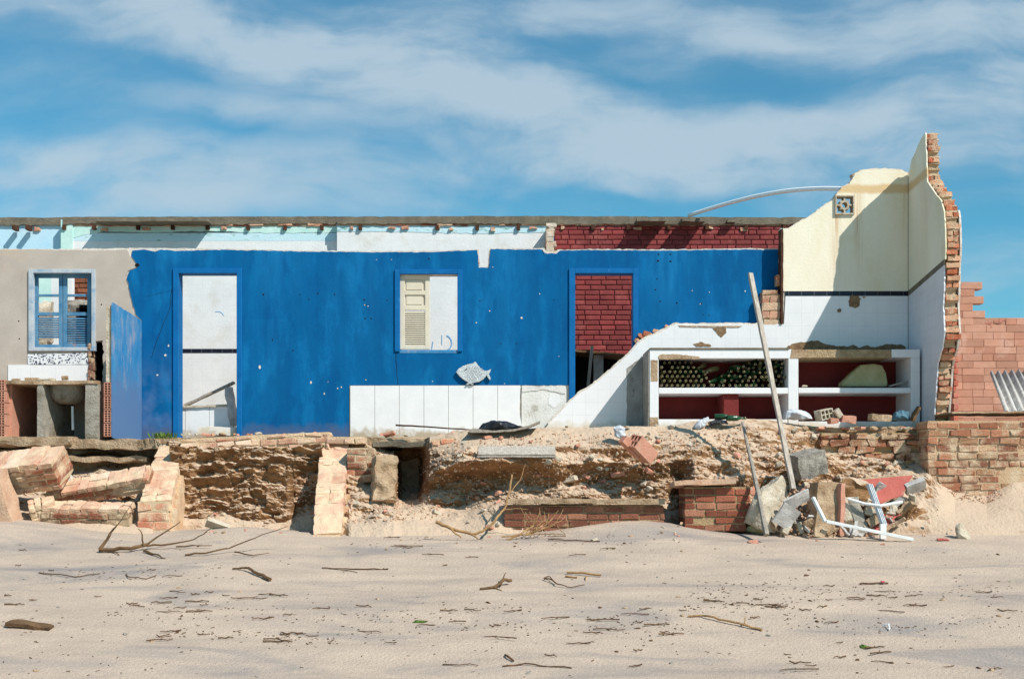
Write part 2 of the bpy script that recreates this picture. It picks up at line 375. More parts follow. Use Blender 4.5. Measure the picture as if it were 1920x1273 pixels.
K['wood'] = mat('weathered_wood', lin(168, 158, 146), lin(128, 116, 104), 5, .85, .4, 60, stretch=(8, 8, .8), fine=.08)
K['plank'] = mat('bleached_plank', lin(190, 180, 168), lin(150, 138, 126), 5, .85, .4, 60, stretch=(8, 8, .8), fine=.08)
K['drift'] = mat('driftwood', lin(120, 92, 64), lin(82, 60, 40), 12, .9, .5, 80, fine=.1)
K['drift_pale'] = mat('pale_driftwood', lin(176, 140, 98), lin(140, 104, 68), 12, .9, .5, 80, fine=.1)
K['twig'] = mat('dry_twig', lin(108, 78, 54), lin(74, 52, 36), 20, .95, .3, 80, fine=.1)
K['cream_wood'] = mat('cream_shutter_paint', lin(214, 204, 184), lin(204, 192, 170), 4, .6, .08, 60, fine=.03)
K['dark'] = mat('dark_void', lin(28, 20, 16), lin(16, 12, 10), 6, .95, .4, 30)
K['rust'] = mat('rusty_brown', lin(92, 58, 40), lin(56, 36, 26), 18, .95, .5, 60, fine=.1)
K['maroon'] = mat('maroon_paint', lin(120, 40, 36), lin(104, 34, 32), 4, .8, .2, 40, fine=.05)
K['pvc'] = mat('white_plastic', lin(236, 236, 232), lin(222, 222, 220), 8, .45, .05, 40, fine=.02, c3=lin(180, 172, 160), s3=6, t3=(.64, .8))
K['alu'] = mat('aluminium', lin(206, 210, 214), lin(176, 182, 188), 20, .4, .1, 40, fine=.02, metal=0)
K['cloth'] = mat('pale_plastic_sheet', lin(206, 208, 212), lin(170, 174, 180), 9, .6, .3, 30, fine=.04)
K['black_plastic'] = mat('black_plastic', lin(48, 50, 56), lin(30, 32, 36), 12, .35, .3, 40, fine=.03)
K['skin'] = mat('sandy_pink_plaster', lin(204, 174, 148), lin(184, 144, 116), 6, .96, .5, 50, fine=.08, c3=lin(190, 128, 100), s3=4, t3=(.6, .75))
K['blue_cloth'] = mat('blue_cloth', lin(92, 128, 142), lin(70, 104, 120), 9, .9, .4, 50, fine=.05)
K['hollow'] = mat('hollow_clay_brick', lin(200, 146, 124), lin(180, 124, 102), 6, .95, .4, 60, fine=.08, c3=lin(212, 178, 156), s3=3, t3=(.55, .8))
K['red_tile'] = mat('red_floor_tile', lin(182, 98, 86), lin(166, 84, 74), 6, .85, .3, 50, fine=.08, c3=lin(196, 150, 128), s3=5, t3=(.56, .72))
K['fibre'] = mat('grey_roof_sheet', lin(196, 192, 188), lin(158, 152, 146), 9, .9, .3, 60, fine=.06)
K['fish'] = mat('fish_plaster', lin(206, 210, 210), lin(178, 186, 190), 26, .8, .8, 55, fine=.08)
K['graffiti'] = mat('blue_graffiti', lin(110, 160, 205), lin(130, 175, 215), 10, .8, 0)
K['moss'] = mat('green_weed', lin(96, 120, 48), lin(64, 84, 36), 15, .8, .2, 40)
K['brown_panel'] = mat('brown_brick_panel', lin(150, 92, 66), lin(120, 72, 54), 6, .9, .3, 40)
def glass(name, c): 
    m = mat(name, c, tuple(x * .6 for x in c[:3]) + (1,), 30, .28, .1, 80, fine=.08, spec=.6); return m
K['g_green'] = glass('green_glass', lin(30, 74, 40)); K['g_olive'] = glass('dusty_olive_glass', lin(104, 96, 60)); K['g_brown'] = glass('brown_glass', lin(70, 52, 36)); K['g_dark'] = glass('dark_green_glass', lin(30, 44, 28))
K['lip'] = mat('dusty_lip', lin(180, 168, 130), lin(120, 108, 76), 30, .5, 0, fine=0)
for (a, b, zt, zb, am) in ((1553, 1580, 402, 545, .9), (1596, 1622, 355, 545, .8), (1690, 1700, 350, 500, .4)):
    s_ = F / (CYD + YT); streaks(K['cream'], (a - 960) / s_, (b - 960) / s_, EYE + (HZ - zt) / s_, EYE + (HZ - zb) / s_, lin(186, 130, 66), am)
def hband(T, n, l, z0, z1, soft=.03, sc=6, amp=.08):
    g = n.new('ShaderNodeNewGeometry'); s = n.new('ShaderNodeSeparateXYZ'); l.new(g.outputs['Position'], s.inputs[0])
    ns = n.new('ShaderNodeTexNoise'); ns.inputs['Scale'].default_value = sc; ns.inputs['Detail'].default_value = 6; l.new(g.outputs['Position'], ns.inputs['Vector'])
    a = n.new('ShaderNodeMath'); a.operation = 'MULTIPLY_ADD'; l.new(ns.outputs[0], a.inputs[0]); a.inputs[1].default_value = amp * 2; a.inputs[2].default_value = -amp
    b = n.new('ShaderNodeMath'); b.operation = 'ADD'; l.new(a.outputs[0], b.inputs[0]); l.new(s.outputs[2], b.inputs[1])
    def mr(x, y, p, q):
        r = n.new('ShaderNodeMapRange'); r.inputs[1].default_value = x; r.inputs[2].default_value = y; r.inputs[3].default_value = p; r.inputs[4].default_value = q; l.new(b.outputs[0], r.inputs[0]); return r.outputs[0]
    m_ = n.new('ShaderNodeMath'); m_.operation = 'MULTIPLY'; l.new(mr(z0 - soft, z0, 0, 1), m_.inputs[0]); l.new(mr(z1, z1 + soft, 1, 0), m_.inputs[1]); return m_.outputs[0]
zb_ = P(0, 352, YT).z
overlay(K['cream'], lambda T, n, l: hband(T, n, l, zb_ - .05, zb_ + .02, .04, 9, .03), lin(214, 184, 140))

def sand_material(name, lo, hi, dark, earth=False):
    m = mat(name, lo, hi, 2.2, .97, .5, 42, stretch=(.6, 1.2, 1), fine=.13)
    def dk(T, n, l):
        g = n.new('ShaderNodeNewGeometry'); mp = n.new('ShaderNodeMapping'); mp.inputs['Scale'].default_value = (.35, 1.1, 1); mp.inputs['Rotation'].default_value = (0, 0, R(6)); l.new(g.outputs['Position'], mp.inputs[0])
        ns = n.new('ShaderNodeTexNoise'); ns.inputs['Scale'].default_value = 1.7; ns.inputs['Detail'].default_value = 8; ns.inputs['Roughness'].default_value = .62; ns.inputs['Distortion'].default_value = .6; l.new(mp.outputs[0], ns.inputs['Vector'])
        r = n.new('ShaderNodeMapRange'); r.inputs[1].default_value = .50; r.inputs[2].default_value = .70; r.inputs[4].default_value = .9; l.new(ns.outputs[0], r.inputs[0]); return r.outputs[0]
    overlay(m, dk, dark)
    return m
K['sand'] = sand_material('beach_sand', lin(170, 152, 136), lin(186, 166, 147), lin(134, 127, 124))
def earth_material():
    """ochre earth; loose pale sand has settled on every face that looks up"""
    m = mat('eroded_earth', lin(162, 122, 84), lin(116, 82, 52), 5, .98, .8, 30, fine=.12, c3=lin(92, 64, 40), s3=3.0, t3=(.48, .68), stretch=(1, 1, 2.2))
    def up(T, n, l):
        g = n.new('ShaderNodeNewGeometry'); s = n.new('ShaderNodeSeparateXYZ'); l.new(g.outputs['True Normal'], s.inputs[0])
        ns = n.new('ShaderNodeTexNoise'); ns.inputs['Scale'].default_value = 6; ns.inputs['Detail'].default_value = 7; l.new(g.outputs['Position'], ns.inputs['Vector'])
        a = n.new('ShaderNodeMath'); a.operation = 'MULTIPLY_ADD'; l.new(ns.outputs[0], a.inputs[0]); a.inputs[1].default_value = 1.3; a.inputs[2].default_value = -.65
        b = n.new('ShaderNodeMath'); b.operation = 'ADD'; l.new(a.outputs[0], b.inputs[0]); l.new(s.outputs[2], b.inputs[1])
        r = n.new('ShaderNodeMapRange'); r.inputs[1].default_value = .24; r.inputs[2].default_value = .66; l.new(b.outputs[0], r.inputs[0]); return r.outputs[0]
    overlay(m, up, lin(188, 165, 142))
    return m
K['earth'] = earth_material()

# ------------------------------------------------------------ ground
def smooth(t): t = max(0, min(1, t)); return t * t * (3 - 2 * t)
def ground(x, y):
    if y < -7.5: z = .296 + max(y, -16) * .06 + .45
    elif y < -2.8: z = .296 + (y + 7.5) * .152
    else: z = 1.01 + min(y + 2.8, 4) * .015
    if y < -16: z += max(y + 16, -60) * .03
    e = math.exp(-((x + 5.6) / .9) ** 2 - ((y + 2.6) / .6) ** 2) * .14 + math.exp(-((x - 1.35) / .8) ** 2 - ((y + 2.55) / .45) ** 2) * .16
    e += math.exp(-((x + 2.95) / .5) ** 2 - ((y + 2.7) / .5) ** 2) * .08
    z += e
    if -18 < y < 0:
        z += .05 * nz(x * .3, y * .8, 1) + .026 * nz(x * .5 + 4, y * 2.4, 2) + .010 * nz(x * 1.2, y * 5, 3) + .004 * nz(x * 5, y * 9, 6) + .004 * nz(x * 14, y * 15, 6)
        # shallow ruts and wind ripples
        z += .010 * math.sin(y * 5.2 + 1.6 * nz(x * .4, y * .5, 5)) * smooth((nz(x * .5, y * .7, 8) + .3) * 1.5)
    return z
def axis(lo, hi, st, far):
    a = []; v_ = lo
    while v_ <= hi: a.append(v_); v_ += st
    s = st; L = [lo]; 
    while L[-1] > -far: s *= 1.45; L.append(L[-1] - s)
    s = st; Rr = [a[-1]]
    while Rr[-1] < far: s *= 1.45; Rr.append(Rr[-1] + s)
    return sorted(L[1:] + a + Rr[1:])
bm = bmesh.new(); XS = axis(-8.4, 8.4, .055, 900); YS = axis(-9.2, -1.2, .045, 900)
grid = [[bm.verts.new((x, y, ground(x, y))) for x in XS] for y in YS]
for j in range(len(YS) - 1):
    for i in range(len(XS) - 1): bm.faces.new((grid[j][i], grid[j][i + 1], grid[j + 1][i + 1], grid[j + 1][i]))
struct(link('sand', bm, K['sand'], smooth=True, origin=(0, 0, 0)))
def G(px, py):
    """point of the sand seen at a picture position"""
    a, b = -13.0, -2.2
    fz = lambda Y: P(px, py, Y).z - ground(P(px, py, Y).x, Y)
    for _ in range(40):
        m_ = (a + b) / 2
        if fz(m_) > 0: a = m_
        else: b = m_
    p = P(px, py, (a + b) / 2); p.z = ground(p.x, p.y); return p

# ------------------------------------------------------------ earth bank
PROF = {-260: [(850, -.9), (868, -.75), (890, -1.15), (930, -1.6), (965, -2.2), (1010, -2.9)],
        60: [(850, -.9), (862, -.7), (885, -1.1), (915, -1.4), (960, -2.1), (1000, -2.8)],
        150: [(850, -.9), (866, -.6), (890, -1.0), (905, -1.3), (940, -1.9), (995, -2.8)],
        285: [(850, -.9), (870, -.7), (890, -1.0), (915, -1.3), (950, -1.7), (1000, -2.8)],
        320: [(834, -1.15), (850, -1.3), (880, -1.35), (915, -1.45), (950, -1.55), (1003, -2.0)],
        590: [(834, -1.15), (850, -1.3), (880, -1.3), (915, -1.35), (950, -1.4), (1003, -1.9)],
        655: [(836, -1.1), (850, -1.25), (890, -1.7), (930, -2.0), (965, -2.4), (1010, -2.95)],
        700: [(836, -1.1), (855, -1.25), (895, -1.6), (930, -1.9), (965, -2.4), (1010, -2.95)],
        738: [(842, -1.0), (870, -1.15), (900, -1.4), (935, -1.8), (965, -2.4), (1010, -2.95)],
        752: [(842, -.6), (870, -.35), (905, -.4), (940, -.9), (960, -2.2), (1010, -2.95)],
        785: [(838, -.6), (865, -.35), (905, -.4), (938, -1.0), (955, -2.2), (1010, -2.95)],
        806: [(818, -1.3), (850, -1.7), (890, -1.85), (925, -1.6), (955, -2.2), (1010, -2.95)],
        870: [(806, -1.4), (838, -1.95), (866, -2.3), (896, -1.75), (938, -1.85), (1005, -2.9)],
        930: [(803, -1.45), (832, -1.9), (866, -2.25), (896, -1.8), (940, -2.15), (1003, -2.9)],
        1050: [(802, -1.45), (832, -1.85), (868, -2.25), (905, -2.15), (940, -2.25), (995, -2.7)],
        1150: [(800, -1.45), (832, -1.85), (862, -2.15), (898, -1.9), (940, -2.3), (990, -2.6)],
        1245: [(800, -1.45), (832, -1.85), (868, -2.05), (905, -1.95), (940, -2.1), (985, -2.7)],
        1275: [(796, -1.45), (832, -1.85), (868, -2.0), (905, -1.8), (940, -1.8), (990, -2.3)],
        1300: [(790, -1.45), (825, -1.8), (860, -2.0), (895, -2.35), (925, -2.3), (1000, -2.3)],
        1400: [(786, -1.45), (820, -1.8), (858, -1.95), (893, -2.25), (925, -2.3), (1000, -2.5)],
        1440: [(788, -1.45), (822, -1.75), (858, -1.85), (893, -2.05), (935, -2.2), (1003, -2.7)],
        1540: [(802, -1.35), (825, -1.5), (858, -1.65), (893, -1.9), (935, -2.2), (1005, -2.8)],
        1600: [(806, -1.30), (830, -1.35), (862, -1.45), (893, -1.85), (935, -2.2), (1005, -2.8)],
        1690: [(808, -1.28), (835, -1.32), (855, -1.5), (880, -1.9), (930, -2.3), (1005, -2.9)],
        1732: [(812, -1.28), (845, -1.35), (868, -1.55), (893, -1.95), (935, -2.3), (1005, -2.9)],
        1790: [(915, -1.7), (922, -1.85), (932, -2.0), (945, -2.2), (965, -2.5), (1008, -3.0)],
        1850: [(922, -1.7), (930, -1.85), (942, -2.1), (955, -2.3), (975, -2.6), (1008, -3.0)],
        1900: [(896, -1.7), (905, -1.85), (920, -2.0), (940, -2.2), (965, -2.5), (1008, -3.0)],
        2200: [(860, -1.7), (880, -1.9), (910, -2.1), (940, -2.3), (970, -2.6), (1012, -3.0)]}
PX = sorted(PROF)
def bank_pt(px, t):
    """t 0..1 top to bottom"""
    for i in range(len(PX) - 1):
        if PX[i] <= px <= PX[i + 1]: break
    k = (px - PX[i]) / (PX[i + 1] - PX[i]); A, B = PROF[PX[i]], PROF[PX[i + 1]]
    q = t * 5; j = min(4, int(q)); f = q - j
    py = (A[j][0] * (1 - f) + A[j + 1][0] * f) * (1 - k) + (B[j][0] * (1 - f) + B[j + 1][0] * f) * k
    Y = (A[j][1] * (1 - f) + A[j + 1][1] * f) * (1 - k) + (B[j][1] * (1 - f) + B[j + 1][1] * f) * k
    return P(px, py, Y)
def bank_disp(p, t, px):
    v_ = p.copy()
    side = smooth(min((px - 1725) / 60, 1)) if px > 1725 else 0
    amp = (1 - .85 * side) * (1 if t < .75 else 1 - .9 * smooth((t - .75) / .25))
    if px > 800: amp *= .3 + .7 * smooth((t - .12) / .22)
    d = fbm(Vector((v_.x * 1.7, v_.y * 1.2, v_.z * 3.6)), 5) * .17 + fbm(Vector((v_.x * 8, v_.y * 8, v_.z * 10)), 3) * .02
    e = noise.noise(Vector((v_.x * 24, v_.y * 24, v_.z * 24))) * .014
    cell = noise.cell(Vector((v_.x * 8, v_.y * 8, v_.z * 12))) * .010
    v_.y -= (d + e + cell) * amp; v_.z += (d * .35 + e * .7) * amp
    return v_
BANK = []
bm = bmesh.new(); NR = 96; cols = []
px = -250.0
while px < 2190:
    c = []; t0 = bank_pt(px, 0)
    back = t0.copy(); back.y = 0.3 if px > 780 or px < 740 else .6; c.append(bm.verts.new(back))
    for j in range(NR + 1):
        t = j / NR; p = bank_disp(bank_pt(px, t), t, px); p.z -= .09 * smooth((t - .88) / .12); c.append(bm.verts.new(p))
        if 330 < px < 1880 and .08 < t < .97: BANK.append((p.copy(), px, t))
    low = c[-1].co.copy(); low.z -= .5; low.y -= .1; c.append(bm.verts.new(low)); cols.append(c); px += 4 if 0 <= px <= 1920 else 20
for i in range(len(cols) - 1):
    for j in range(len(cols[0]) - 1): bm.faces.new((cols[i][j], cols[i][j + 1], cols[i + 1][j + 1], cols[i + 1][j]))
bmesh.ops.recalc_face_normals(bm, faces=bm.faces)
struct(link('earth_bank', bm, K['earth'], origin=(0, 0, 0)))
exec_after = []
# ------------------------------------------------------------ back wall
def fbr(bm, px0, px1, py0, py1, Y, T, **k):
    a = P(px0, py1, Y); b = P(px1, py0, Y)
    brickwork(bm, Matrix.Translation(a), b.x - a.x, b.z - a.z, T, **k)
YB = 3.4
bw_ = thing('back_wall', 'long white and dark red rear wall with concrete coping behind the blue wall', 'wall', P(700, 905, YB))
bm = bmesh.new(); pbox(bm, -160, 118, 412, 960, YB + .15, .2); link('light_blue_section', bm, K['lightblue'], bw_)
bm = bmesh.new(); pbox(bm, 114, 136, 412, 960, YB - .02, .32); link('pillar', bm, K['mint'], bw_)
bm = bmesh.new(); pbox(bm, 136, 632, 452, 960, YB, .2); pbox(bm, 632, 1034, 432, 960, YB - .16, .34); link('white_section', bm, K['white'], bw_)
bm = bmesh.new(); plate(bm, jag([(136, 414), (632, 414), (632, 436), (540, 437), (470, 437), (395, 433), (300, 436), (190, 434), (136, 446)], 1.5, 10, 3), YB - .004, .2)
link('mint_strip', bm, K['mint'], bw_)
bm = bmesh.new(); plate(bm, jag([(632, 414), (1034, 414), (1034, 436), (900, 438), (830, 437), (760, 435), (650, 434), (632, 434)], 1.2, 10, 5), YB - .165, .3)
pbox(bm, 136, 632, 437, 452.2, YB, .2)
link('worn_teal_strip', bm, K['teal_worn'], bw_)
bm = bmesh.new(); fbr(bm, 1040, 1500, 418, 760, YB - .16, .3, bw=.236, bh=.071, gap=.009, jit=.002, pal=[lin(255, 255, 255), lin(236, 236, 236), lin(246, 240, 240)], cham=.009, mortar=(.72, .68, .68, 1), seed=4, proud=.01)
K['red_brick'] = mat('red_painted_brickwork', lin(146, 62, 60), lin(124, 50, 50), 5, .75, .3, 50, col=True, fine=.07, c3=lin(168, 92, 86), s3=3.5, t3=(.54, .76))
link('red_brick_section', bm, K['red_brick'], bw_)
bm = bmesh.new(); fbr(bm, 1024, 1043, 420, 560, YB - .75, .6, bw=.12, bh=.06, jit=.012, pal=[lin(222, 190, 168), lin(200, 150, 124), lin(230, 214, 200)], mortar=lin(214, 200, 184), seed=9, proud=.0)
link('cross_wall_end', bm, K['brick'], bw_)
# broken brickwork just below the coping
bm = bmesh.new()
fbr(bm, 124, 632, 412, 424, YB - .015, .15, bw=.23, bh=.05, jit=.012, missing=.22, pal=[lin(176, 104, 78), lin(208, 168, 140), lin(150, 84, 62), lin(200, 150, 120)], seed=12); fbr(bm, 632, 1520, 412, 423, YB - .175, .15, bw=.23, bh=.05, jit=.012, missing=.22, pal=[lin(176, 104, 78), lin(208, 168, 140), lin(150, 84, 62), lin(200, 150, 120)], seed=12, keep=None)
link('broken_brick_course', bm, K['brick'], bw_)
bm = bmesh.new(); rnd = random.Random(5)
for cx in (70, 196, 275, 420, 660, 735, 760, 822, 846, 925, 1000, 1055, 1130, 1195, 1330, 1395, 1478):
    w = rnd.uniform(5, 17)
    rough_box(bm, TM(P(cx, 427 + rnd.uniform(0, 4), YB - (.17 if cx > 632 else .01) + (.15 if cx < 114 else 0)), (0, rnd.uniform(-6, 6), 0)), (w / 116, .05, rnd.uniform(.03, .065)), .03, .014, 14, cx)
cl = bm.loops.layers.float_color.new('Col')
for f in bm.faces:
    for l_ in f.loops: l_[cl] = lin(200, 146, 120)
link('broken_brick', bm, K['brick'], bw_)
bm = bmesh.new()
outl = jag([(632, 406.5), (1035, 405), (1300, 407), (1520, 408)], .9, 12, 8, closed=False)
outl += jag([(1520, 421), (1250, 420), (1040, 421), (840, 419), (632, 420)], 1.5, 7, 4, closed=False)
plate(bm, outl, YB - .20, .5)
plate(bm, jag([(118, 407), (632, 406)], .9, 12, 8, closed=False) + jag([(632, 420), (530, 419), (400, 422), (240, 417), (118, 421)], 1.5, 7, 4, closed=False), YB - .035, .3); link('coping', bm, K['concrete'], bw_)
bm = bmesh.new()
plate(bm, jag([(-160, 408), (118, 408)], .8, 12, 3, closed=False) + jag([(118, 422), (-160, 423)], 1.3, 7, 3, closed=False), YB + .11, .25)
link('coping_return', bm, K['concrete'], bw_)
for i, (a, b) in enumerate(((184, 394), (1192, 1246), (1276, 1318), (1362, 1378))):   # stubs of the roof slab that shade the wall
    bm = bmesh.new(); dd_ = (.32, .36, .32, .14)[i]; y0_ = YB - (.0 if i == 0 else .16); rough_box(bm, TM(P((a + b) / 2, 416.5, y0_ - dd_ / 2)), ((b - a) / 117, dd_, .05), .06, .012, 8, i); link('roof_slab_stub', bm, K['concrete'], bw_)
for cx in (28, 53, 122, 178, 260, 325, 390, 466, 535, 604, 676, 820, 895, 972, 1112, 1178, 1254, 1325, 1398, 1470):  # dark blocks stand in for the shadowed rafter sockets below the coping
    bm = bmesh.new(); box(bm, -.028, .028, -.05, .1, -.075, 0, Matrix.Translation(P(cx, 423, YB - (.16 if cx > 632 else 0)))); link('dark_socket_block', bm, K['rust'], bw_)
# tile band low on the rear wall, seen through the doorway
bm = bmesh.new(); pbox(bm, 250, 520, 654, 661.5, YB - .006, .01); link('black_tile_band', bm, K['black'], bw_)
bm = bmesh.new()
def arc(cx, cy, r, a0, a1, w, Y, n=14, sx=1.0):
    o = [(cx + sx * (r + w / 2) * math.cos(R(a0 + (a1 - a0) * i / n)), cy - (r + w / 2) * math.sin(R(a0 + (a1 - a0) * i / n))) for i in range(n + 1)]
    i_ = [(cx + sx * (r - w / 2) * math.cos(R(a0 + (a1 - a0) * i / n)), cy - (r - w / 2) * math.sin(R(a0 + (a1 - a0) * i / n))) for i in range(n, -1, -1)]
    plate(bm, o + i_, Y, .004)
arc(832, 643, 15, -60, 70, 2.2, YB - .166); plate(bm, [(811, 640), (812.5, 640), (810, 658), (808.5, 658)], YB - .166, .004); plate(bm, [(828, 628), (829, 628), (829, 646), (828, 646)], YB - .166, .004)
arc(408, 596, 12, 20, 110, 1.2, YB - .004)
link('graffiti_stroke', bm, K['graffiti'], bw_)

# rooms between: partitions seen through the left window
t = thing('partition_wall', 'mint green and white interior partition behind the small left window', 'wall', P(95, 905, 2.2))
bm = bmesh.new(); pbox(bm, 60, 96, 500, 905, 2.2, .12); link('green_face', bm, K['mint'], t)
bm = bmesh.new(); pbox(bm, 96, 114, 500, 905, 2.2, .12); link('white_face', bm, K['white'], t)
bm = bmesh.new(); pbox(bm, 128, 134, 500, 905, 2.1, .12); link('door_post', bm, K['white'], t)
bm = bmesh.new(); fbr(bm, 134, 192, 505, 905, 2.4, .15, pal=[lin(150, 92, 66), lin(134, 82, 60)], mortar=lin(120, 80, 60), seed=3)
tag(link('brown_brick_pier', bm, K['brick_clean']), 'brown brick pier seen through the right half of the left window', 'brick pier')
for i, (a, b, c, d, Y, m_, lb) in enumerate(((72, 92, 566, 590, 1.6, 'stone', 'pale rubble heap seen low through the left sash of the left window'), (130, 160, 564, 588, 1.5, 'grey_stone', 'grey rubble block seen behind the right sash of the left window'))):
    bm = bmesh.new(); pc = P((a + b) / 2, d + 60, Y); rough_box(bm, TM(P((a + b) / 2, (c + d) / 2 + 30, Y), (8, 6, 4)), ((b - a) / 129, .4, (d - c + 60) / 129), .07, .04, 5, i + 3)
    tag(link('rubble_block', bm, K[m_]), lb, 'rubble')

# ------------------------------------------------------------ blue wall
bl = thing('blue_wall', 'long roofless blue wall with two doorways, a window and grey plaster at its left end', 'wall', P(700, 905, 0))
WIN1 = [(56, 508), (173, 508), (173, 655), (56, 655)]
D1 = [(333, 512), (445, 512), (445, 905), (333, 905)]
WIN2 = [(749, 515), (859, 515), (859, 657), (749, 657)]
D2 = [(1077, 511), (1189, 511), (1189, 905), (1077, 905)]
HOLE = jag([(170, 642), (193, 638), (193, 716), (168, 716)], 2, 6, 4)
top = [(1500, 466), (1380, 466), (1250, 468), (1120, 467), (1045, 468), (1041, 473), (1024, 472), (1020, 465), (960, 466), (917, 465), (914, 500), (900, 500), (897, 467), (800, 470), (690, 470), (575, 470), (480, 467), (400, 466), (250, 465), (120, 467), (-160, 467)]
core = [(-160, 925), (333 - .5, 925), (333 - .5, 512), (445, 512), (445, 925), (1077, 925), (1077, 511), (1189, 511), (1189, 925), (1500, 925)]
bm = bmesh.new(); plate(bm, core + jag(top, 1.1, 7, 6, closed=False), .014, .15, holes=[WIN1, WIN2, HOLE]); link('wall_core', bm, K['white_raw'], bl)
def dn(pts, d): return [(x, y + d) for x, y in pts]
ed = [(248, 470), (246, 480), (254, 492), (262, 498), (255, 503), (243, 508), (238, 520), (243, 545), (249, 570), (255, 590), (266, 602)]
gp = [(-160, 469.5), (60, 468), (150, 469), (190, 470), (236, 468)]
bm = bmesh.new(); plate(bm, jag(gp, .8, 8, 3, closed=False) + jag([(240, 470)] + [(x - 3, y) for x, y in ed[1:]], 1.0, 5, 9, closed=False) + [(262, 720), (262, 840), (-160, 840)], 0, .0135, holes=[WIN1, HOLE]); link('grey_plaster', bm, K['grey_plaster'], bl)
blue_top = [(1500, 468.5), (1380, 468), (1250, 470), (1120, 469), (1050, 470), (1043, 476), (1022, 475), (1016, 468), (960, 468), (920, 467), (917, 502), (898, 502), (895, 469), (800, 473), (690, 473), (575, 472), (480, 469.5), (400, 468.5), (330, 471), (302, 468), (290, 472), (270, 468)]
bo = jag(ed, 1.2, 5, 1, closed=False) + [(266, 840), (325, 840), (325, 505), (452, 505), (452, 840), (655, 840), (655, 722), (1068, 722), (1068, 505), (1196, 505), (1196, 840), (1500, 840)] + jag(blue_top, .8, 6, 7, closed=False)
bm = bmesh.new(); plate(bm, bo, 0, .0135, holes=[[(742, 507), (866, 507), (866, 659), (742, 659)]]); link('blue_plaster', bm, K['blue'], bl)
x1_, x2_ = P(262, 0, 0).x, P(330, 0, 0).x
def fade(T, n, l):
    g = n.new('ShaderNodeNewGeometry'); s = n.new('ShaderNodeSeparateXYZ'); l.new(g.outputs['Position'], s.inputs[0])
    ns = n.new('ShaderNodeTexNoise'); ns.inputs['Scale'].default_value = 4.5; ns.inputs['Detail'].default_value = 7; l.new(g.outputs['Position'], ns.inputs['Vector'])
    def mr(sock, a, b, c=0, d=1):
        r = n.new('ShaderNodeMapRange'); r.inputs[1].default_value = a; r.inputs[2].default_value = b; r.inputs[3].default_value = c; r.inputs[4].default_value = d; l.new(sock, r.inputs[0]); return r.outputs[0]
    def mul(a, b):
        k = n.new('ShaderNodeMath'); k.operation = 'MULTIPLY'; l.new(a, k.inputs[0]); l.new(b, k.inputs[1]); return k.outputs[0]
    return mul(mul(mr(s.outputs[0], x1_, x2_, 1, .55), mr(s.outputs[0], x2_ + .01, x2_ + .05, 1, 0)), mul(mr(s.outputs[2], 1.9, 3.4, 1, 0), mr(ns.outputs[0], .40, .62)))
overlay(K['blue'], fade, lin(92, 118, 160))
def scuff(T, n, l):
    g = n.new('ShaderNodeNewGeometry'); a = n.new('ShaderNodeTexNoise'); a.inputs['Scale'].default_value = 17; a.inputs['Detail'].default_value = 10; a.inputs['Roughness'].default_value = .75; l.new(g.outputs['Position'], a.inputs['Vector'])
    r = n.new('ShaderNodeMapRange'); r.inputs[1].default_value = .66; r.inputs[2].default_value = .72; r.inputs[4].default_value = .55; l.new(a.outputs[0], r.inputs[0]); return r.outputs[0]
overlay(K['blue'], scuff, lin(90, 160, 200)); overlay(K['blue_faded'], scuff, lin(170, 180, 196))
def scuff_dark(T, n, l):
    g = n.new('ShaderNodeNewGeometry'); mp = n.new('ShaderNodeMapping'); mp.inputs['Scale'].default_value = (1.3, 1, .5); mp.inputs['Location'].default_value = (7, 3, 1); l.new(g.outputs['Position'], mp.inputs[0])
    a = n.new('ShaderNodeTexNoise'); a.inputs['Scale'].default_value = 3.5; a.inputs['Detail'].default_value = 10; a.inputs['Roughness'].default_value = .7; l.new(mp.outputs[0], a.inputs['Vector'])
    r = n.new('ShaderNodeMapRange'); r.inputs[1].default_value = .48; r.inputs[2].default_value = .66; r.inputs[4].default_value = .5; l.new(a.outputs[0], r.inputs[0]); return r.outputs[0]
overlay(K['blue'], scuff_dark, lin(0, 66, 122))
overlay(K['blue_faded'], lambda T, n, l: hband(T, n, l, P(0, 826, 0).z - .5, P(0, 750, 0).z, .45, 6, .5), lin(84, 116, 156))
zl_ = P(0, 818, 0).z
for (a, b, z0, z1, am, sx_) in ((1205, 1310, 468, 640, .8, 9), (440, 600, 468, 600, .6, 6), (270, 400, 472, 505, .6, 8), (870, 1010, 470, 720, .45, 7), (600, 740, 470, 700, .4, 8), (455, 540, 600, 815, .35, 12)):
    streaks(K['blue'], P(a, 0, 0).x, P(b, 0, 0).x, P(0, z0, 0).z, P(0, z1, 0).z, lin(30, 126, 180), am, sx_)
overlay(K['blue'], lambda T, n, l: hband(T, n, l, zl_ - .5, zl_ + .06, .12, 7, .14), lin(70, 92, 128))
overlay(K['tile_big'], lambda T, n, l: hband(T, n, l, zl_ - .5, zl_ + .02, .10, 9, .16), lin(176, 160, 138))
overlay(K['tile'], lambda T, n, l: hband(T, n, l, zl_ - .5, zl_ + .06, .14, 8, .16), lin(200, 186, 164))
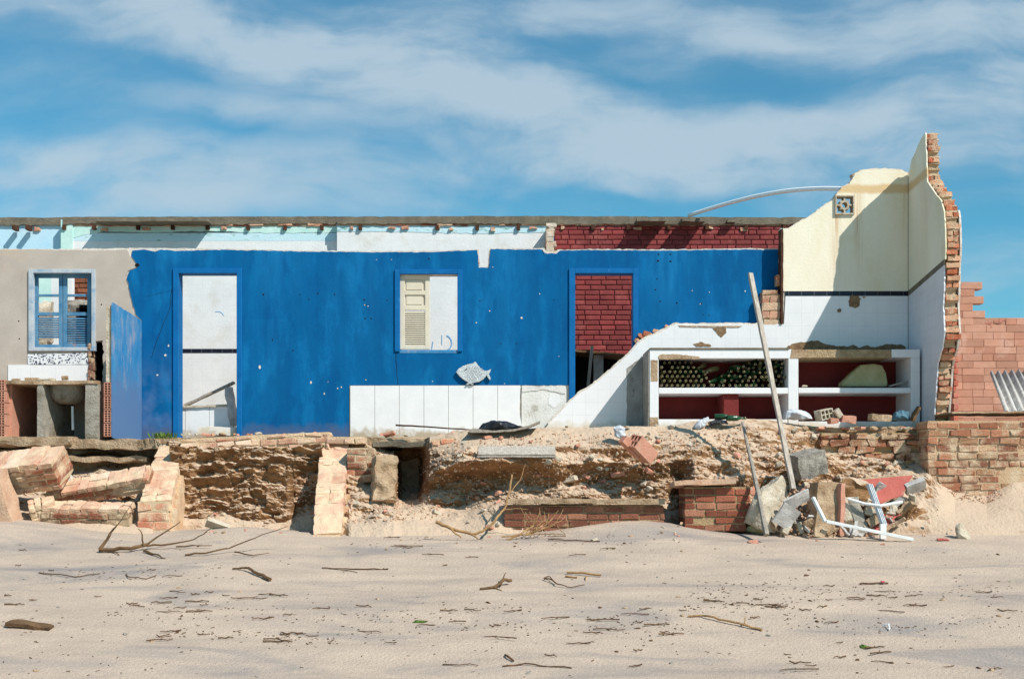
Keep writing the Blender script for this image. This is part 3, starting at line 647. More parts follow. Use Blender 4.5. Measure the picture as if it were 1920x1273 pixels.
# chips and nail holes in the paint
for m_, pts, nm in ((K['white_raw'], [(487, 688, 3.0, 5), (583, 717, 2, 4), (608, 738, 1.6, 3), (633, 728, 1.6, 2), (640, 726, 1.4, 2), (978, 596, 2.6, 2.6), (918, 583, 1.6, 1.6), (893, 605, 2, 1.2), (684, 572, 2.2, 1.2), (690, 574, 2, 1), (924, 501, 1.3, 1), (734, 487, 1.2, 1), (706, 487, 1, 1), (310, 666, 3, 3), (316, 648, 2, 3), (295, 703, 2.4, 2), (1397, 546, 2, 1.6), (1330, 548, 1.2, 1.2), (1313, 570, 1.6, 1.2), (1298, 545, 1.4, 1), (811, 715, 1.2, 1.2), (1012, 551, 1.2, 1.4), (946, 719, 1.2, 1), (686, 712, 2, 1), (1048, 668, 1, 1), (615, 716, 1, 1)], 'plaster_chip'),
                    (K['dark'], [(257, 497, 6, 5), (494, 552, 2.2, 2.4), (579, 561, 2, 1.2), (596, 550, 1.8, 1.8), (627, 552, 1.6, 2.6), (562, 552, 1.2, 1.2), (683, 562, 2, 2), (686, 572, 2, 1), (685, 597, 2, 1.6), (696, 597, 2, 1.6), (804, 485, 2.6, 1.6), (726, 563, 1.4, 1.4), (1235, 477, 2.4, 1.8), (1257, 477, 2.2, 1.8), (1234, 489, 3, 2), (1257, 490, 3, 2), (1232, 523, 1.8, 1.6), (1229, 543, 2.2, 1.6), (1238, 565, 2, 1.8), (1269, 568, 2, 1.8), (1315, 569, 1.8, 2), (1319, 590, 1.2, 1), (1329, 591, 1.6, 1.4), (1039, 562, 1.2, 1.2), (900, 564, 1.4, 1.4), (939, 644, 1.4, 1.4), (969, 645, 1, 1.2), (549, 657, 1.8, 1.6), (511, 637, .9, 3), (35, 602, 2, 1.5), (36, 635, 1.6, 1.5), (190, 571, 1.5, 2), (968, 643, 1, 1), (592, 611, .9, .9)], 'nail_hole')):
    bm = bmesh.new()
    for k, (cx, cy, rx, ry) in enumerate(pts):
        o = [(cx + rx * (1 + .35 * nz(k, i * .9)) * math.cos(i * .7854), cy + ry * (1 + .4 * nz(k + 9, i * .8)) * math.sin(i * .7854)) for i in range(8)]
        o = [(cx + (x - cx) * .75, cy + (y - cy) * .75) for x, y in o]; plate(bm, o, -.003, .0028)
    link(nm, bm, m_, bl)
bm = bmesh.new()
for ln in ([(742, 660), (744, 700), (746, 722)], [(322, 540), (318, 580), (305, 610), (290, 650), (284, 670)], [(322, 545), (300, 550), (275, 556)], [(1017, 468), (1019, 474), (1021, 480)]):
    ln = subdiv([Vector((a, b, 0)) for a, b in ln], 5)
    o = [(p.x + 1.2 * nz(p.y * .1, 3) - .35, p.y) for p in ln] + [(p.x + 1.2 * nz(p.y * .1, 3) + .35, p.y) for p in reversed(ln)]; plate(bm, o, -.002, .0018)
link('hairline_crack', bm, K['dark'], bl)
# dado tiles
bm = bmesh.new(); plate(bm, jag([(656, 723), (976, 722.5), (974, 770), (978, 800), (976, 925), (656, 925)], .5, 14, 3, lock=(0, 4, 5)), -.012, .012); link('dado_tiles', bm, K['tile_big'], bl)
bm = bmesh.new(); plate(bm, [(978, 727), (1062, 728), (1062, 925), (978, 925)], -.004, .012); plate(bm, jag([(979, 723), (1060, 723), (1060, 738), (1020, 730), (979, 735)], 1.4, 7, 3), -.012, .012); link('cement_patch', bm, K['light_cement'], bl)
bm = bmesh.new(); plate(bm, jag([(1030, 738), (1048, 740), (1052, 752), (1040, 764), (1028, 758)], 1.5, 6, 3), -.0075, .008); link('plaster_remnant', bm, K['white'], bl)
# casings and linings
def frame(parent, o, inn, Yf, d, m_, name='frame', bottom=True):
    """o/inn = picture rectangles (x0,y0,x1,y1) outer / inner"""
    bm = bmesh.new()
    pbox(bm, o[0], inn[0], o[1], o[3], Yf, d); pbox(bm, inn[2], o[2], o[1], o[3], Yf, d); pbox(bm, inn[0], inn[2], o[1], inn[1], Yf, d)
    if bottom: pbox(bm, inn[0], inn[2], inn[3], o[3], Yf, d)
    bmesh.ops.bevel(bm, geom=bm.edges[:], offset=.004, segments=1, affect='EDGES')
    return link(name, bm, m_, parent)
f1 = frame(bl, (324, 503, 453, 925), (334.5, 512.5, 443.5, 925), -.022, .2, K['blue_trim'], 'door_frame', False)
f2 = frame(bl, (1067, 503, 1197, 925), (1078.5, 512.5, 1187, 925), -.022, .2, K['blue_trim'], 'door_frame', False)
fw = frame(bl, (740, 505, 867, 659), (749.5, 514, 857.5, 655.5), -.022, .2, K['blue_trim'], 'window_frame', False)
bm = bmesh.new(); pbox(bm, 749.5, 857.5, 656, 662, -.004, .16); link('window_sill', bm, K['blue_faded'], bl)
# cream shutter standing in the middle window
sh = None
bm = bmesh.new(); Y = .035
for (a, b, c, d) in ((750, 759, 516, 655), (797, 805.5, 516, 655), (759, 797, 516, 524), (759, 797, 545, 553), (759, 797, 572.5, 581), (759, 797, 648, 655)): pbox(bm, a, b, c, d, Y, .035)
bmesh.ops.bevel(bm, geom=bm.edges[:], offset=.003, segments=1, affect='EDGES')
sh = link('shutter', bm, K['cream_wood'], fw)
bm = bmesh.new(); pbox(bm, 758, 798, 523, 574, Y + .022, .008); link('panel', bm, K['cream_wood'], sh) if False else bm
for c0, c1 in ((526, 543), (555, 570.5)): pbox(bm, 762, 792, c0, c1, Y + .012, .009)
sp_ = link('shutter_panel', bm, K['cream_wood'], fw)
bm = bmesh.new()
for k in range(16):
    z = P(0, 582.5 + k * 4.1, 0).z; a, b = P(758.5, 0, Y).x, P(797.5, 0, Y).x
    vs = box(bm, a, b, -.020, .020, -.004, .004, Matrix.Translation((0, Y + .018, z - .014)) @ Matrix.Rotation(R(38), 4, 'X'))
link('louvre', bm, K['cream_wood'], fw)

# left window: grey-white casing with two sashes
lw = frame(bl, (53, 505, 178, 658), (62, 512, 171, 652), -.03, .06, mat('grey_window_paint', lin(160, 170, 180), lin(184, 190, 194), 6, .7, .1, 50, c3=lin(120, 150, 176), s3=7, t3=(.5, .7)), 'window_casing')
worn = mat('worn_blue_sash_paint', lin(100, 142, 168), lin(56, 112, 150), 7, .7, .15, 50, c3=lin(150, 124, 116), s3=9, t3=(.6, .72))
frame(bl, (56, 508, 173, 655), (63, 512, 171, 651), .035, .12, lw.data.materials[0], 'window_lining')
for (a, b) in ((64, 117), (118, 170.5)):
    bm = bmesh.new(); Y = .075
    for r_ in ((a, a + 7, 513, 651), (b - 7, b, 513, 651), (a + 7, b - 7, 513, 521), (a + 7, b - 7, 551.5, 556), (a + 7, b - 7, 585.5, 592), (a + 7, b - 7, 644 if a > 100 else 646, 651)): pbox(bm, *r_, Y, .035)
    bmesh.ops.bevel(bm, geom=bm.edges[:], offset=.003, segments=1, affect='EDGES')
    s_ = link('sash', bm, worn, bl)
    bm = bmesh.new(); nl = 11 if a > 100 else 9
    for k in range(nl):
        z = P(0, 594 + k * 4.4, 0).z; xa, xb = P(a + 6, 0, Y).x, P(b - 6, 0, Y).x
        box(bm, xa, xb, -.018, .018, -.0035, .0035, Matrix.Translation((0, Y + .018, z - .01)) @ Matrix.Rotation(R(38), 4, 'X'))
    link('louvre', bm, worn, s_)
# tiles under the left window
m_mos = mat('mosaic', lin(226, 226, 226), lin(216, 216, 220), 6, .5, 0, fine=0)
def mos(T, n, l):
    g = n.new('ShaderNodeNewGeometry'); sn = n.new('ShaderNodeVectorMath'); sn.operation = 'SNAP'; l.new(g.outputs['Position'], sn.inputs[0]); sn.inputs[1].default_value = (.0145, 5, .0145)
    w = n.new('ShaderNodeTexWhiteNoise'); w.noise_dimensions = '3D'; l.new(sn.outputs[0], w.inputs['Vector'])
    r = n.new('ShaderNodeMath'); r.operation = 'GREATER_THAN'; r.inputs[1].default_value = .74; l.new(w.outputs[0], r.inputs[0]); return r.outputs[0]
overlay(m_mos, mos, lin(50, 60, 84))
bm = bmesh.new(); plate(bm, jag([(52, 664), (166, 662), (166, 683), (52, 683)], .8, 8, 2), -.014, .014); link('mosaic_tiles', bm, m_mos, bl)
bm = bmesh.new(); plate(bm, jag([(15, 684), (167, 684), (167, 740), (15, 740)], .4, 12, 2), -.012, .012); link('backsplash_tiles', bm, K['tile'], bl)
# broken partition stub that sticks out of the blue wall
XP = P(266, 0, 0).x
st = thing('partition_stub', 'broken stub of a partition painted faded blue, jutting out beside the grey plaster', 'wall', (XP - .05, -.6, .9))
zt = P(0, 600, 0).z; zb0 = P(0, 826, 0).z - .3
def sd(p): return Vector((XP, p[0], p[1]))
prof = [(-.013, zt - .02), (-.35, zt + .01), (-.7, zt + .03), (-1.1, P(0, 567, -1.1).z), (-1.1, zb0 + .3), (-.013, zb0 + .3)]
bm = bmesh.new(); plate(bm, jag(prof, .008, .05, 3), 0, 0, f=sd, off=(-.012, 0, 0)); link('blue_face', bm, K['blue_faded'], st)
zm = P(0, 716, -1.1).z
bm = bmesh.new(); plate(bm, jag([(-.014, zt - .03), (-.5, zt + .0), (-1.08, P(0, 572, -1.1).z), (-1.085, zm), (-.014, zm)], .014, .05, 5), 0, 0, f=lambda p: Vector((XP - .0125, p[0], p[1])), off=(-.075, 0, 0)); link('stub_core', bm, K['stone'], st)
def hollow_brick(bm, M, L=.19, D=.19, Hh=.19, nh=2, nv=3, wall=.010):
    """hollow clay block: open cells run along y"""
    cw = (L - wall) / nh; ch = (Hh - wall) / nv
    for i in range(nh + 1): box(bm, -L / 2 + i * cw, -L / 2 + i * cw + wall, -D / 2, D / 2, -Hh / 2, Hh / 2, M)
    for j in range(nv + 1):
        for i in range(nh): box(bm, -L / 2 + i * cw + wall, -L / 2 + (i + 1) * cw, -D / 2 + .001, D / 2 - .001, -Hh / 2 + j * ch, -Hh / 2 + j * ch + wall, M)
    box(bm, -L / 2 + wall, L / 2 - wall, D * .2, D * .25, -Hh / 2 + wall, Hh / 2 - wall, M)
bm = bmesh.new(); z = P(0, 819, -1.1).z
for k in range(4):
    hollow_brick(bm, TM((XP - .0125 - .047, -1.02 + .01 * nz(k, 2), z + .085 + k * .166)), .09, .17, .155, 2, 5, .009)
fbr(bm, 185, 207, 716, 820, -.95, .9, bw=.3, bh=.15, pal=[lin(190, 120, 96)], mortar=lin(180, 150, 130))
bm2 = bm; cl = bm.loops.layers.float_color['Col']
for f in bm.faces:
    for l_ in f.loops:
        if l_[cl][3] == 0: l_[cl] = (1, 1, 1, 1)
link('hollow_brick_base', bm, K['hollow'], st)
# dark box added behind the hole to keep it black
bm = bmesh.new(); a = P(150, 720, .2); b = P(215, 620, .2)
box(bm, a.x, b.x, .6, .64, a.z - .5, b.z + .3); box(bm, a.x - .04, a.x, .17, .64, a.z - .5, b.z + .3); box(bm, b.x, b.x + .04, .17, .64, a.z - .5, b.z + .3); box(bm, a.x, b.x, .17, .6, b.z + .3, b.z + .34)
link('dark_hole_box', bm, K['dark'], bl)
bm = bmesh.new(); fbr(bm, 165, 170, 640, 716, -.02, .2, bw=.1, bh=.07, jit=.01, pal=[lin(120, 84, 74), lin(150, 110, 96)], seed=8)
cl = bm.loops.layers.float_color['Col']
for f in bm.faces:
    for l_ in f.loops:
        if l_[cl][3] == 0: l_[cl] = lin(206, 166, 150)
link('hole_edge', bm, K['brick'], bl)

# kitchen counter at the left -----------------------------------------
YC = -1.1
kc = thing('kitchen_counter', 'concrete sink counter on brick piers, broken open below the left window', 'counter', P(95, 819, YC + .4))
bm = bmesh.new(); c_ = (P(-160, 0, YC).x + P(183, 0, YC).x) / 2
rough_box(bm, TM((c_, YC + .55, P(0, 716.5, YC).z)), (P(183, 0, YC).x - P(-160, 0, YC).x, 1.08, .045), .1, .008, 6, 3); link('countertop', bm, K['slab'], kc)
for (a, b, m_, nm) in ((-30, -12, 'cement', 'pier'), (68, 80, 'cement', 'pier'), (158, 184, 'cement', 'pier')):
    bm = bmesh.new(); xa, xb = P(a, 0, YC).x, P(b, 0, YC).x; z0, z1 = P(0, 826, YC).z, P(0, 719.5, YC).z
    rough_box(bm, TM(((xa + xb) / 2, YC + .52, (z0 + z1) / 2)), (xb - xa, 1.0, z1 - z0), .08, .012, 8, a); link(nm, bm, K[m_], kc)
bm = bmesh.new()
for k in range(5): hollow_brick(bm, TM(P(2, 809 - 21.5 * k, YC + .06)), .15, .14, .132, 4, 4, .009)
xa, xb = P(-8, 0, YC).x, P(14, 0, YC).x; box(bm, xa, xb, YC + .13, YC + 1.05, P(0, 826, YC).z, P(0, 719.5, YC).z)
link('hollow_brick_pier', bm, K['hollow'], kc)
bm = bmesh.new(); box(bm, P(-160, 0, YC).x, P(183, 0, YC).x, YC + 1.0, YC + 1.06, P(0, 826, YC).z, P(0, 720, YC).z); link('back_panel', bm, K['grey_plaster'], kc)
bm = bmesh.new(); cs = P(128, 719, YC + .38)     # sink bowl hanging under the slab
rings = []
for i in range(8):
    a = i / 7 * math.pi / 2; r_ = math.cos(a) ** .6; zz = -.26 * math.sin(a)
    rings.append([bm.verts.new(cs + Vector((.235 * r_ * math.cos(k * math.pi / 12), .26 * r_ * math.sin(k * math.pi / 12), zz))) for k in range(24)])
for i in range(7):
    for k in range(24):
        try: bm.faces.new((rings[i][k], rings[i + 1][k], rings[i + 1][(k + 1) % 24], rings[i][(k + 1) % 24]))
        except ValueError: pass
bmesh.ops.recalc_face_normals(bm, faces=bm.faces)
link('sink_bowl', bm, K['cement'], kc, smooth=True)
bm = bmesh.new(); tube(bm, [P(136, 762, YC + .32), P(137, 806, YC + .28)], .016, 10); link('drain_pipe', bm, K['pvc'], kc)
for i, (cx, cy, w, h) in enumerate(((60, 710, 26, 6), (97, 710, 14, 6), (122, 708, 12, 9), (85, 711, 30, 4), (30, 711, 16, 4))):
    bm = bmesh.new(); rough_box(bm, TM(P(cx, cy + 1, YC + .2), (6, 8 * nz(i, 3), 20)), (w / 152, .1, h / 152), .03, .015, 9, i + 11)
    tag(link('rubble_piece', bm, K['stone' if i % 2 else 'slab']), 'flat crumb of rubble lying on the sink countertop', 'rubble', 'rubble on the sink countertop')

# floor slab -----------------------------------------------------------
fs = thing('floor_slab', 'broken concrete floor slab overhanging the eroded bank under the blue wall', 'floor slab', (-3, -.6, .9))
def slab(x0, x1, py0, py1, yf, d, m_, seed, name):
    bm = bmesh.new(); a = P(x0, py0, yf); b = P(x1, py1, yf)
    rough_box(bm, TM(((a.x + b.x) / 2, yf + d / 2, (a.z + b.z) / 2)), (b.x - a.x, d, a.z - b.z), .07, .03, 5, seed); return link(name, bm, m_, fs)
slab(-260, 132, 818, 836, -1.25, 1.3, K['slab'], 1, 'slab_edge'); slab(120, 300, 823, 842, -1.18, 1.2, K['slab'], 5, 'slab_edge')
slab(290, 1010, 820, 838, -1.1, 1.1, K['slab'], 9, 'slab_edge')
slab(105, 275, 855, 866, -1.12, .4, K['slab'], 13, 'lower_ledge'); slab(700, 800, 827, 838, -1.2, .5, K['concrete'], 14, 'lower_ledge')
bm = bmesh.new(); a = P(-260, 905, -.9)
box(bm, a.x, P(560, 0, -.9).x, -.8, -.2, .2, P(0, 842, -.9).z); box(bm, P(640, 0, -.9).x, P(1250, 0, -.9).x, -.4, -.2, .2, P(0, 842, -.9).z); link('footing', bm, K['slab'], fs)

# right ruin: tiled end wall, side wall ---------------------------------
rw = thing('ruined_tiled_wall', 'tall broken cream and white tiled corner wall with a ragged brick edge', 'wall', P(1500, 805, YT))
XW = P(1703, 0, YT).x; KS = .0643; RZ = -math.degrees(math.atan(.0643))
def colmap(Y): return lambda p: P(p[0], p[1], Y)
ups = [(1468, 428), (1478, 430), (1493, 420), (1520, 405), (1540, 390), (1560, 376), (1568, 366), (1578, 352), (1592, 346), (1603, 327), (1618, 320), (1660, 317), (1690, 320), (1703, 326)]
vent = [(1567, 366), (1602, 366), (1602, 402), (1567, 402)]
bm = bmesh.new(); plate(bm, jag(ups[:-1] + [(1702.5, 326)], .9, 6, 2, closed=False) + [(1702.5, 546), (1466, 546)], YT, .012, holes=[vent]); link('cream_plaster', bm, K['cream'], rw)
bm = bmesh.new(); pbox(bm, 1473, 1702.5, 546, 555, YT - .002, .014); link('black_tile_band', bm, K['black'], rw)
low = [(1014, 812), (1030, 793), (1046, 777), (1062, 760), (1085, 738), (1105, 727), (1125, 712), (1150, 690), (1175, 668), (1190, 652), (1202, 640), (1222, 630), (1248, 618), (1266, 608), (1300, 609), (1380, 608), (1440, 609), (1466, 608)]
bm = bmesh.new(); plate(bm, jag(low, 1.3, 6, 4, closed=False) + [(1470, 608), (1473, 555), (1702.5, 555), (1702.5, 925), (1014, 925)], YT, .012)
link('white_tiles', bm, K['tile'], rw)
up2 = [(x, y - 2.2) for x, y in ups]; lo2 = [(x - 2, y - 3) for x, y in low]
bm = bmesh.new(); plate(bm, jag([(1012, 925)] + lo2[1:-1] + [(1464, 606), (1464, 428)] + up2[1:], 1.6, 6, 11, closed=False) + [(1712, 326), (1712, 925)], YT + .013, .13, holes=[vent]); link('wall_core', bm, K['white_raw'], rw)
bm = bmesh.new(); rough_box(bm, TM(P(1464, 520, YT + .05)), (.035, .15, P(0, 430, YT).z - P(0, 608, YT).z), .07, .008, 9, 4); link('timber_edge', bm, K['rust'], rw)
bm = bmesh.new()
for i, (cx, cy, w, h, a) in enumerate(((1205, 632, 22, 9, -30), (1214, 627, 20, 10, -20), (1232, 622, 18, 7, -20), (1250, 614, 12, 6, -15), (1196, 642, 16, 10, -40), (1604, 333, 16, 14, 20), (1611, 326, 12, 8, 10))):
    rough_box(bm, TM(P(cx, cy, YT + .09), (0, -a, 0)), (w / 149, .12, h / 149), .03, .02, 9, i)
cl = bm.loops.layers.float_color.new('Col')
for f in bm.faces:
    for l_ in f.loops: l_[cl] = lin(178, 104, 76)
link('broken_brick', bm, K['brick'], rw)
# places where tiles have fallen
bm = bmesh.new()
plate(bm, jag([(1470, 655), (1478, 648), (1492, 643), (1512, 641), (1532, 638), (1548, 645), (1558, 647), (1575, 649), (1590, 650), (1600, 646), (1612, 652), (1626, 647), (1640, 651), (1665, 645), (1690, 646), (1698, 650), (1698, 657), (1470, 657)], 1.2, 4, 6), YT - .004, .003)
plate(bm, jag([(1593, 556), (1610, 554), (1615, 560), (1611, 574), (1603, 578), (1592, 572)], 2.2, 4, 6), YT - .006, .005)
plate(bm, jag([(1570, 580), (1577, 579), (1577, 585), (1570, 585)], 1, 4, 2), YT - .004, .003); plate(bm, jag([(1616, 555), (1625, 557), (1620, 560)], 1, 4, 2), YT - .004, .003)
plate(bm, jag([(1300, 645), (1312, 641), (1330, 645), (1334, 649), (1306, 650)], 1, 4, 2), YT - .006, .005); plate(bm, jag([(1336, 615), (1360, 613), (1362, 624), (1352, 633), (1345, 626)], 1.2, 4, 5), YT - .004, .003)
link('bare_mortar', bm, mat('bare_mortar', lin(150, 122, 92), lin(110, 86, 62), 12, .97, .8, 50, fine=.1), rw)
bm = bmesh.new(); plate(bm, jag([(1175, 690), (1195, 676), (1216, 662), (1216, 925), (1175, 925)], .8, 8, 3), YT - .005, .004); link('cement_strip', bm, mat('stained_cement', lin(170, 168, 164), lin(140, 136, 130), 8, .95, .6, 40, c3=lin(92, 84, 70), s3=7, t3=(.56, .68), stretch=(1.6, 1, .7)), rw)
bm = bmesh.new(); plate(bm, jag([(1272, 610), (1330, 611), (1392, 611), (1385, 614), (1320, 614), (1275, 613)], .6, 6, 3), YT - .006, .005); link('crack', bm, K['slab'], rw)
# vent block
bm = bmesh.new(); zc = P(1584.5, 384, YT - .03); hw = 18.5 / 149; d = .14
M_ = Matrix.Translation(zc)
for r_ in ((-hw, -hw + .018, -hw, hw), (hw - .018, hw, -hw, hw), (-hw + .018, hw - .018, hw - .018, hw), (-hw + .018, hw - .018, -hw, -hw + .018)): box(bm, r_[0], r_[1], 0, d, r_[2], r_[3], M_)
link('vent_block', bm, K['stone'], rw)
bm = bmesh.new(); n = 20; ro, ri = .062, .036
va = [[bm.verts.new(zc + Vector((r_ * math.cos(2 * math.pi * k / n), y_, r_ * math.sin(2 * math.pi * k / n)))) for k in range(n)] for r_, y_ in ((ro, .015), (ri, .015), (ri, d - .01), (ro, d - .01))]
for k in range(n):
    for q in range(4): bm.faces.new((va[q][k], va[(q + 1) % 4][k], va[(q + 1) % 4][(k + 1) % n], va[q][(k + 1) % n]))
for a in (0, 90, 180, 270): box(bm, ro - .008, hw - .018, .016, d - .012, -.011, .011, M_ @ Matrix.Rotation(R(a), 4, 'Y'))
for a in (45, 135, 225, 315): box(bm, ro - .006, ro + .012, .017, d - .013, -.012, .012, M_ @ Matrix.Rotation(R(a), 4, 'Y'))
bmesh.ops.recalc_face_normals(bm, faces=bm.faces); link('vent_ring', bm, K['stone'], rw)
# side wall, seen almost edge on
def sx(p):
    q = p[0] - 960; Y = (F * (XW - YT * KS) - CYD * q) / (q - KS * F); s = F / (Y + CYD); return Vector((XW + KS * (Y - YT), Y, EYE + (HZ - p[1]) / s))
def xw(Y): return XW + KS * (Y - YT)
inner = [(1703.5, 325), (1709, 300), (1717, 283), (1726, 262), (1735, 249), (1737, 300), (1738.5, 341), (1750, 358), (1764, 376), (1770, 398), (1772, 430), (1772.5, 470), (1770, 500)]
bandB = [(1770, 500), (1703.5, 555)]
tfront = [(1770, 500), (1770, 540), (1768, 580), (1771, 620), (1766, 655), (1758, 680), (1757, 700), (1754, 740), (1751, 790), (1750, 925)]
def clampedge(pts, seed, amp=.6): return jag(pts, amp, 6, seed, closed=False)
bm = bmesh.new(); plate(bm, clampedge(inner[:12], 3) + [(1772, 486), (1703.5, 545)], 0, 0, f=sx, off=(.016, 0, 0)); link('side_wall_plaster', bm, K['cream'], rw)
bm = bmesh.new(); plate(bm, [(1703.5, 545), (1771, 486), (1770, 496), (1703.5, 555)], 0, 0, f=lambda p: sx(p) + Vector((-.003, 0, 0)), off=(.014, 0, 0)); link('side_wall_band', bm, K['concrete'], rw)
bm = bmesh.new(); plate(bm, [(1703.5, 925), (1703.5, 555)] + [(1770, 497)] + clampedge(tfront, 5, .8)[1:], 0, 0, f=sx, off=(.016, 0, 0)); link('side_wall_tiles', bm, K['tile_y'], rw)
# brick core of the side wall, course by course, ragged at the front
edge = [sx(p) for p in inner[4:] + tfront[1:]]
def yfront(z):
    for a, b in zip(edge, edge[1:]):
        if b.z <= z <= a.z: return a.y + (b.y - a.y) * (a.z - z) / max(1e-6, a.z - b.z)
    return edge[0].y if z > edge[0].z else edge[-1].y
backs = [sx(p) for p in inner[:5]]
def yback(z):
    if z < backs[0].z: return YT + .12
    for a, b in zip(backs, backs[1:]):
        if a.z <= z <= b.z: return a.y + (b.y - a.y) * (z - a.z) / (b.z - a.z)
    return backs[-1].y
bm = bmesh.new(); cl = bm.loops.layers.float_color.new('Col'); rnd = random.Random(3); z = .7; ztop = edge[0].z; TH = .15
pal_e = [lin(206, 128, 92), lin(190, 108, 76), lin(214, 150, 116), lin(176, 98, 70), lin(220, 170, 136)]
k = 0
def painted(bm, M, dims, seg, amp, sc, seed, c):
    bm.faces.ensure_lookup_table(); a = len(bm.faces); rough_box(bm, M, dims, seg, amp, sc, seed); bm.faces.ensure_lookup_table()
    for f in bm.faces[a:]:
        for l_ in f.loops: l_[cl] = c
while z < ztop - .02:
    h = .058; yf = yfront(z + h / 2) ; yb = yback(z + h / 2); o = rnd.uniform(-.03, .025) - .005; XM = xw((yf + yb) / 2) + .012
    if yb - yf > .04:
        yb2 = max(yb - .01, yf + o + .06)
        w = TH + rnd.uniform(-.03, .02)
        c = rnd.choice(pal_e)
        if rnd.random() < .78:
            if rnd.random() < .5: painted(bm, TM((XM + .0125 + w / 2, (yf + o + yb2) / 2, z + h / 2), (0, 0, RZ + rnd.uniform(-1, 1))), (w, yb2 - yf - o, h), .045, .012, 12, k, c)
            else:
                w1 = w * rnd.uniform(.4, .6)
                painted(bm, TM((XM + .0125 + w1 / 2, (yf + o + yb2) / 2, z + h / 2), (0, 0, RZ)), (w1 - .006, yb2 - yf - o, h), .045, .011, 12, k, c)
                painted(bm, TM((XM + .0125 + w1 + (w - w1) / 2, (yf + yb2) / 2, z + h / 2), (0, 0, RZ)), (w - w1 - .006, yb2 - yf, h), .045, .011, 12, k + 50, rnd.choice(pal_e))
        # mortar bed
        painted(bm, TM((XM + .0125 + TH / 2, (yf + .012 + yb2) / 2, z + h + .008), (0, 0, RZ)), (TH - .012, yb2 - yf - .03, .022), .05, .01, 14, k + 99, lin(206, 182, 152))
        painted(bm, TM((XM + .0125 + TH / 2, (yf + .03 + yb2) / 2, z + h / 2), (0, 0, RZ)), (TH - .03, max(.02, yb2 - yf - .06), h * 1.1), .08, .004, 14, k + 199, lin(190, 160, 128))
    z += h + .017; k += 1
bmesh.ops.recalc_face_normals(bm, faces=bm.faces)
link('side_wall_bricks', bm, K['brick'], rw)
bm = bmesh.new(); pr = [(yfront(z_ := .8 + i * .09) + .015 + .03 * nz(i * .7, 3), z_) for i in range(int((P(0, 372, -1.6).z - .8) / .09))]
plate(bm, pr + [(YT + .1, pr[-1][1]), (YT + .1, .8)], 0, 0, f=lambda p: Vector((xw(p[0]) + .0245 + TH + .004, p[0], p[1])), off=(.022, 0, 0)); link('outer_render', bm, K['white_raw'], rw)
bm = bmesh.new(); rough_box(bm, TM(P(1712, 645, YT - .05)), (.11, .1, .09), .03, .03, 10, 3); tag(link('mortar_lump', bm, K['slab']), 'dark mortar lump in the corner above the white counter', 'rubble')
# remaining brick nib between blue wall and tiled wall
bm = bmesh.new(); fbr(bm, 1430, 1465, 546, 612, YT + .02, .13, bw=.22, bh=.09, jit=.012, pal=[lin(200, 150, 124), lin(190, 134, 106), lin(214, 178, 150)], seed=21); fbr(bm, 1456, 1466, 517, 546, YT + .02, .13, bw=.1, bh=.06, jit=.012, pal=[lin(190, 120, 90)], seed=22); link('brick_nib', bm, K['brick'], rw)

# wine shelf / bar counter ----------------------------------------------
YS_ = YT - .62; DS = YT - YS_ - .004
sc = thing('tiled_shelf_unit', 'white tiled masonry shelf unit with four dark red bays, bottles in one', 'shelf unit', P(1470, 802, YS_))
def part(nm, rects, m_, Y=YS_, d=DS, bev=.004):
    bm = bmesh.new()
    for r_ in rects: pbox(bm, r_[0], r_[1], r_[2], r_[3], Y, d)
    if bev: bmesh.ops.bevel(bm, geom=bm.edges[:], offset=bev, segments=1, affect='EDGES')
    return link(nm, bm, K[m_] if isinstance(m_, str) else m_, sc)
part('top_beam', [(1234, 1484, 655, 672)], 'tile'); part('top_beam', [(1672, 1725, 655, 670)], 'tile')
part('bare_beam', [(1484, 1672, 655.5, 671)], mat('bare_mortar_beam', lin(178, 156, 124), lin(140, 116, 84), 9, .97, .8, 45, fine=.1), YS_ + .006, DS - .006)
part('pillar', [(1218, 1234.8, 655, 925)], 'tile'); part('pillar', [(1478, 1497, 672.2, 925)], 'tile'); part('pillar', [(1708, 1725, 670.2, 925)], 'tile')
part('shelf', [(1235.2, 1477.8, 727, 738)], 'tile'); part('shelf', [(1497.2, 1707.8, 727, 737)], 'tile')
part('base_plinth', [(1235.2, 1477.8, 786, 925)], 'tile', YS_ + .01, .5); part('base_plinth', [(1497.2, 1707.8, 790, 925)], 'tile', YS_ + .02, .5)
part('divider', [(1357, 1385, 739, 785.8)], 'maroon', YS_ + .05, DS - .06)
part('bay_lining', [(1230, 1478, 656, 920), (1497, 1712, 656, 920)], 'maroon', YT - .06, .05, 0)
bm = bmesh.new()
for a, b, c, d_, Y in ((1220, 1233, 675, 715, YS_), (1219, 1234, 782, 800, YS_)): plate(bm, jag([(a, c), (b, c), (b, d_), (a, d_)], .6, 6, 2), Y - .003, .0028); link('bare_patch', bm, K['slab'], sc); bm = bmesh.new()
plate(bm, jag([(1234, 668), (1240, 664), (1268, 664), (1290, 666), (1312, 669), (1312, 673), (1236, 674)], 1, 4, 2), YS_ - .004, .0038); link('bare_patch', bm, K['slab'], sc); bm = bmesh.new()
plate(bm, jag([(1484, 656), (1516, 656), (1510, 670), (1482, 672)], 1, 5, 3), YS_ - .004, .0038)
link('bare_patch', bm, K['slab'], sc)
part('shadow_line_strip', [(1219, 1480, 652, 655)], 'concrete', YS_ - .012, DS - .02, 0)  # dark strip put in for the shadow line along the counter edge
part('side_trim', [(1215.5, 1218, 655, 925)], 'cement', YS_ + .01, DS - .02, 0)
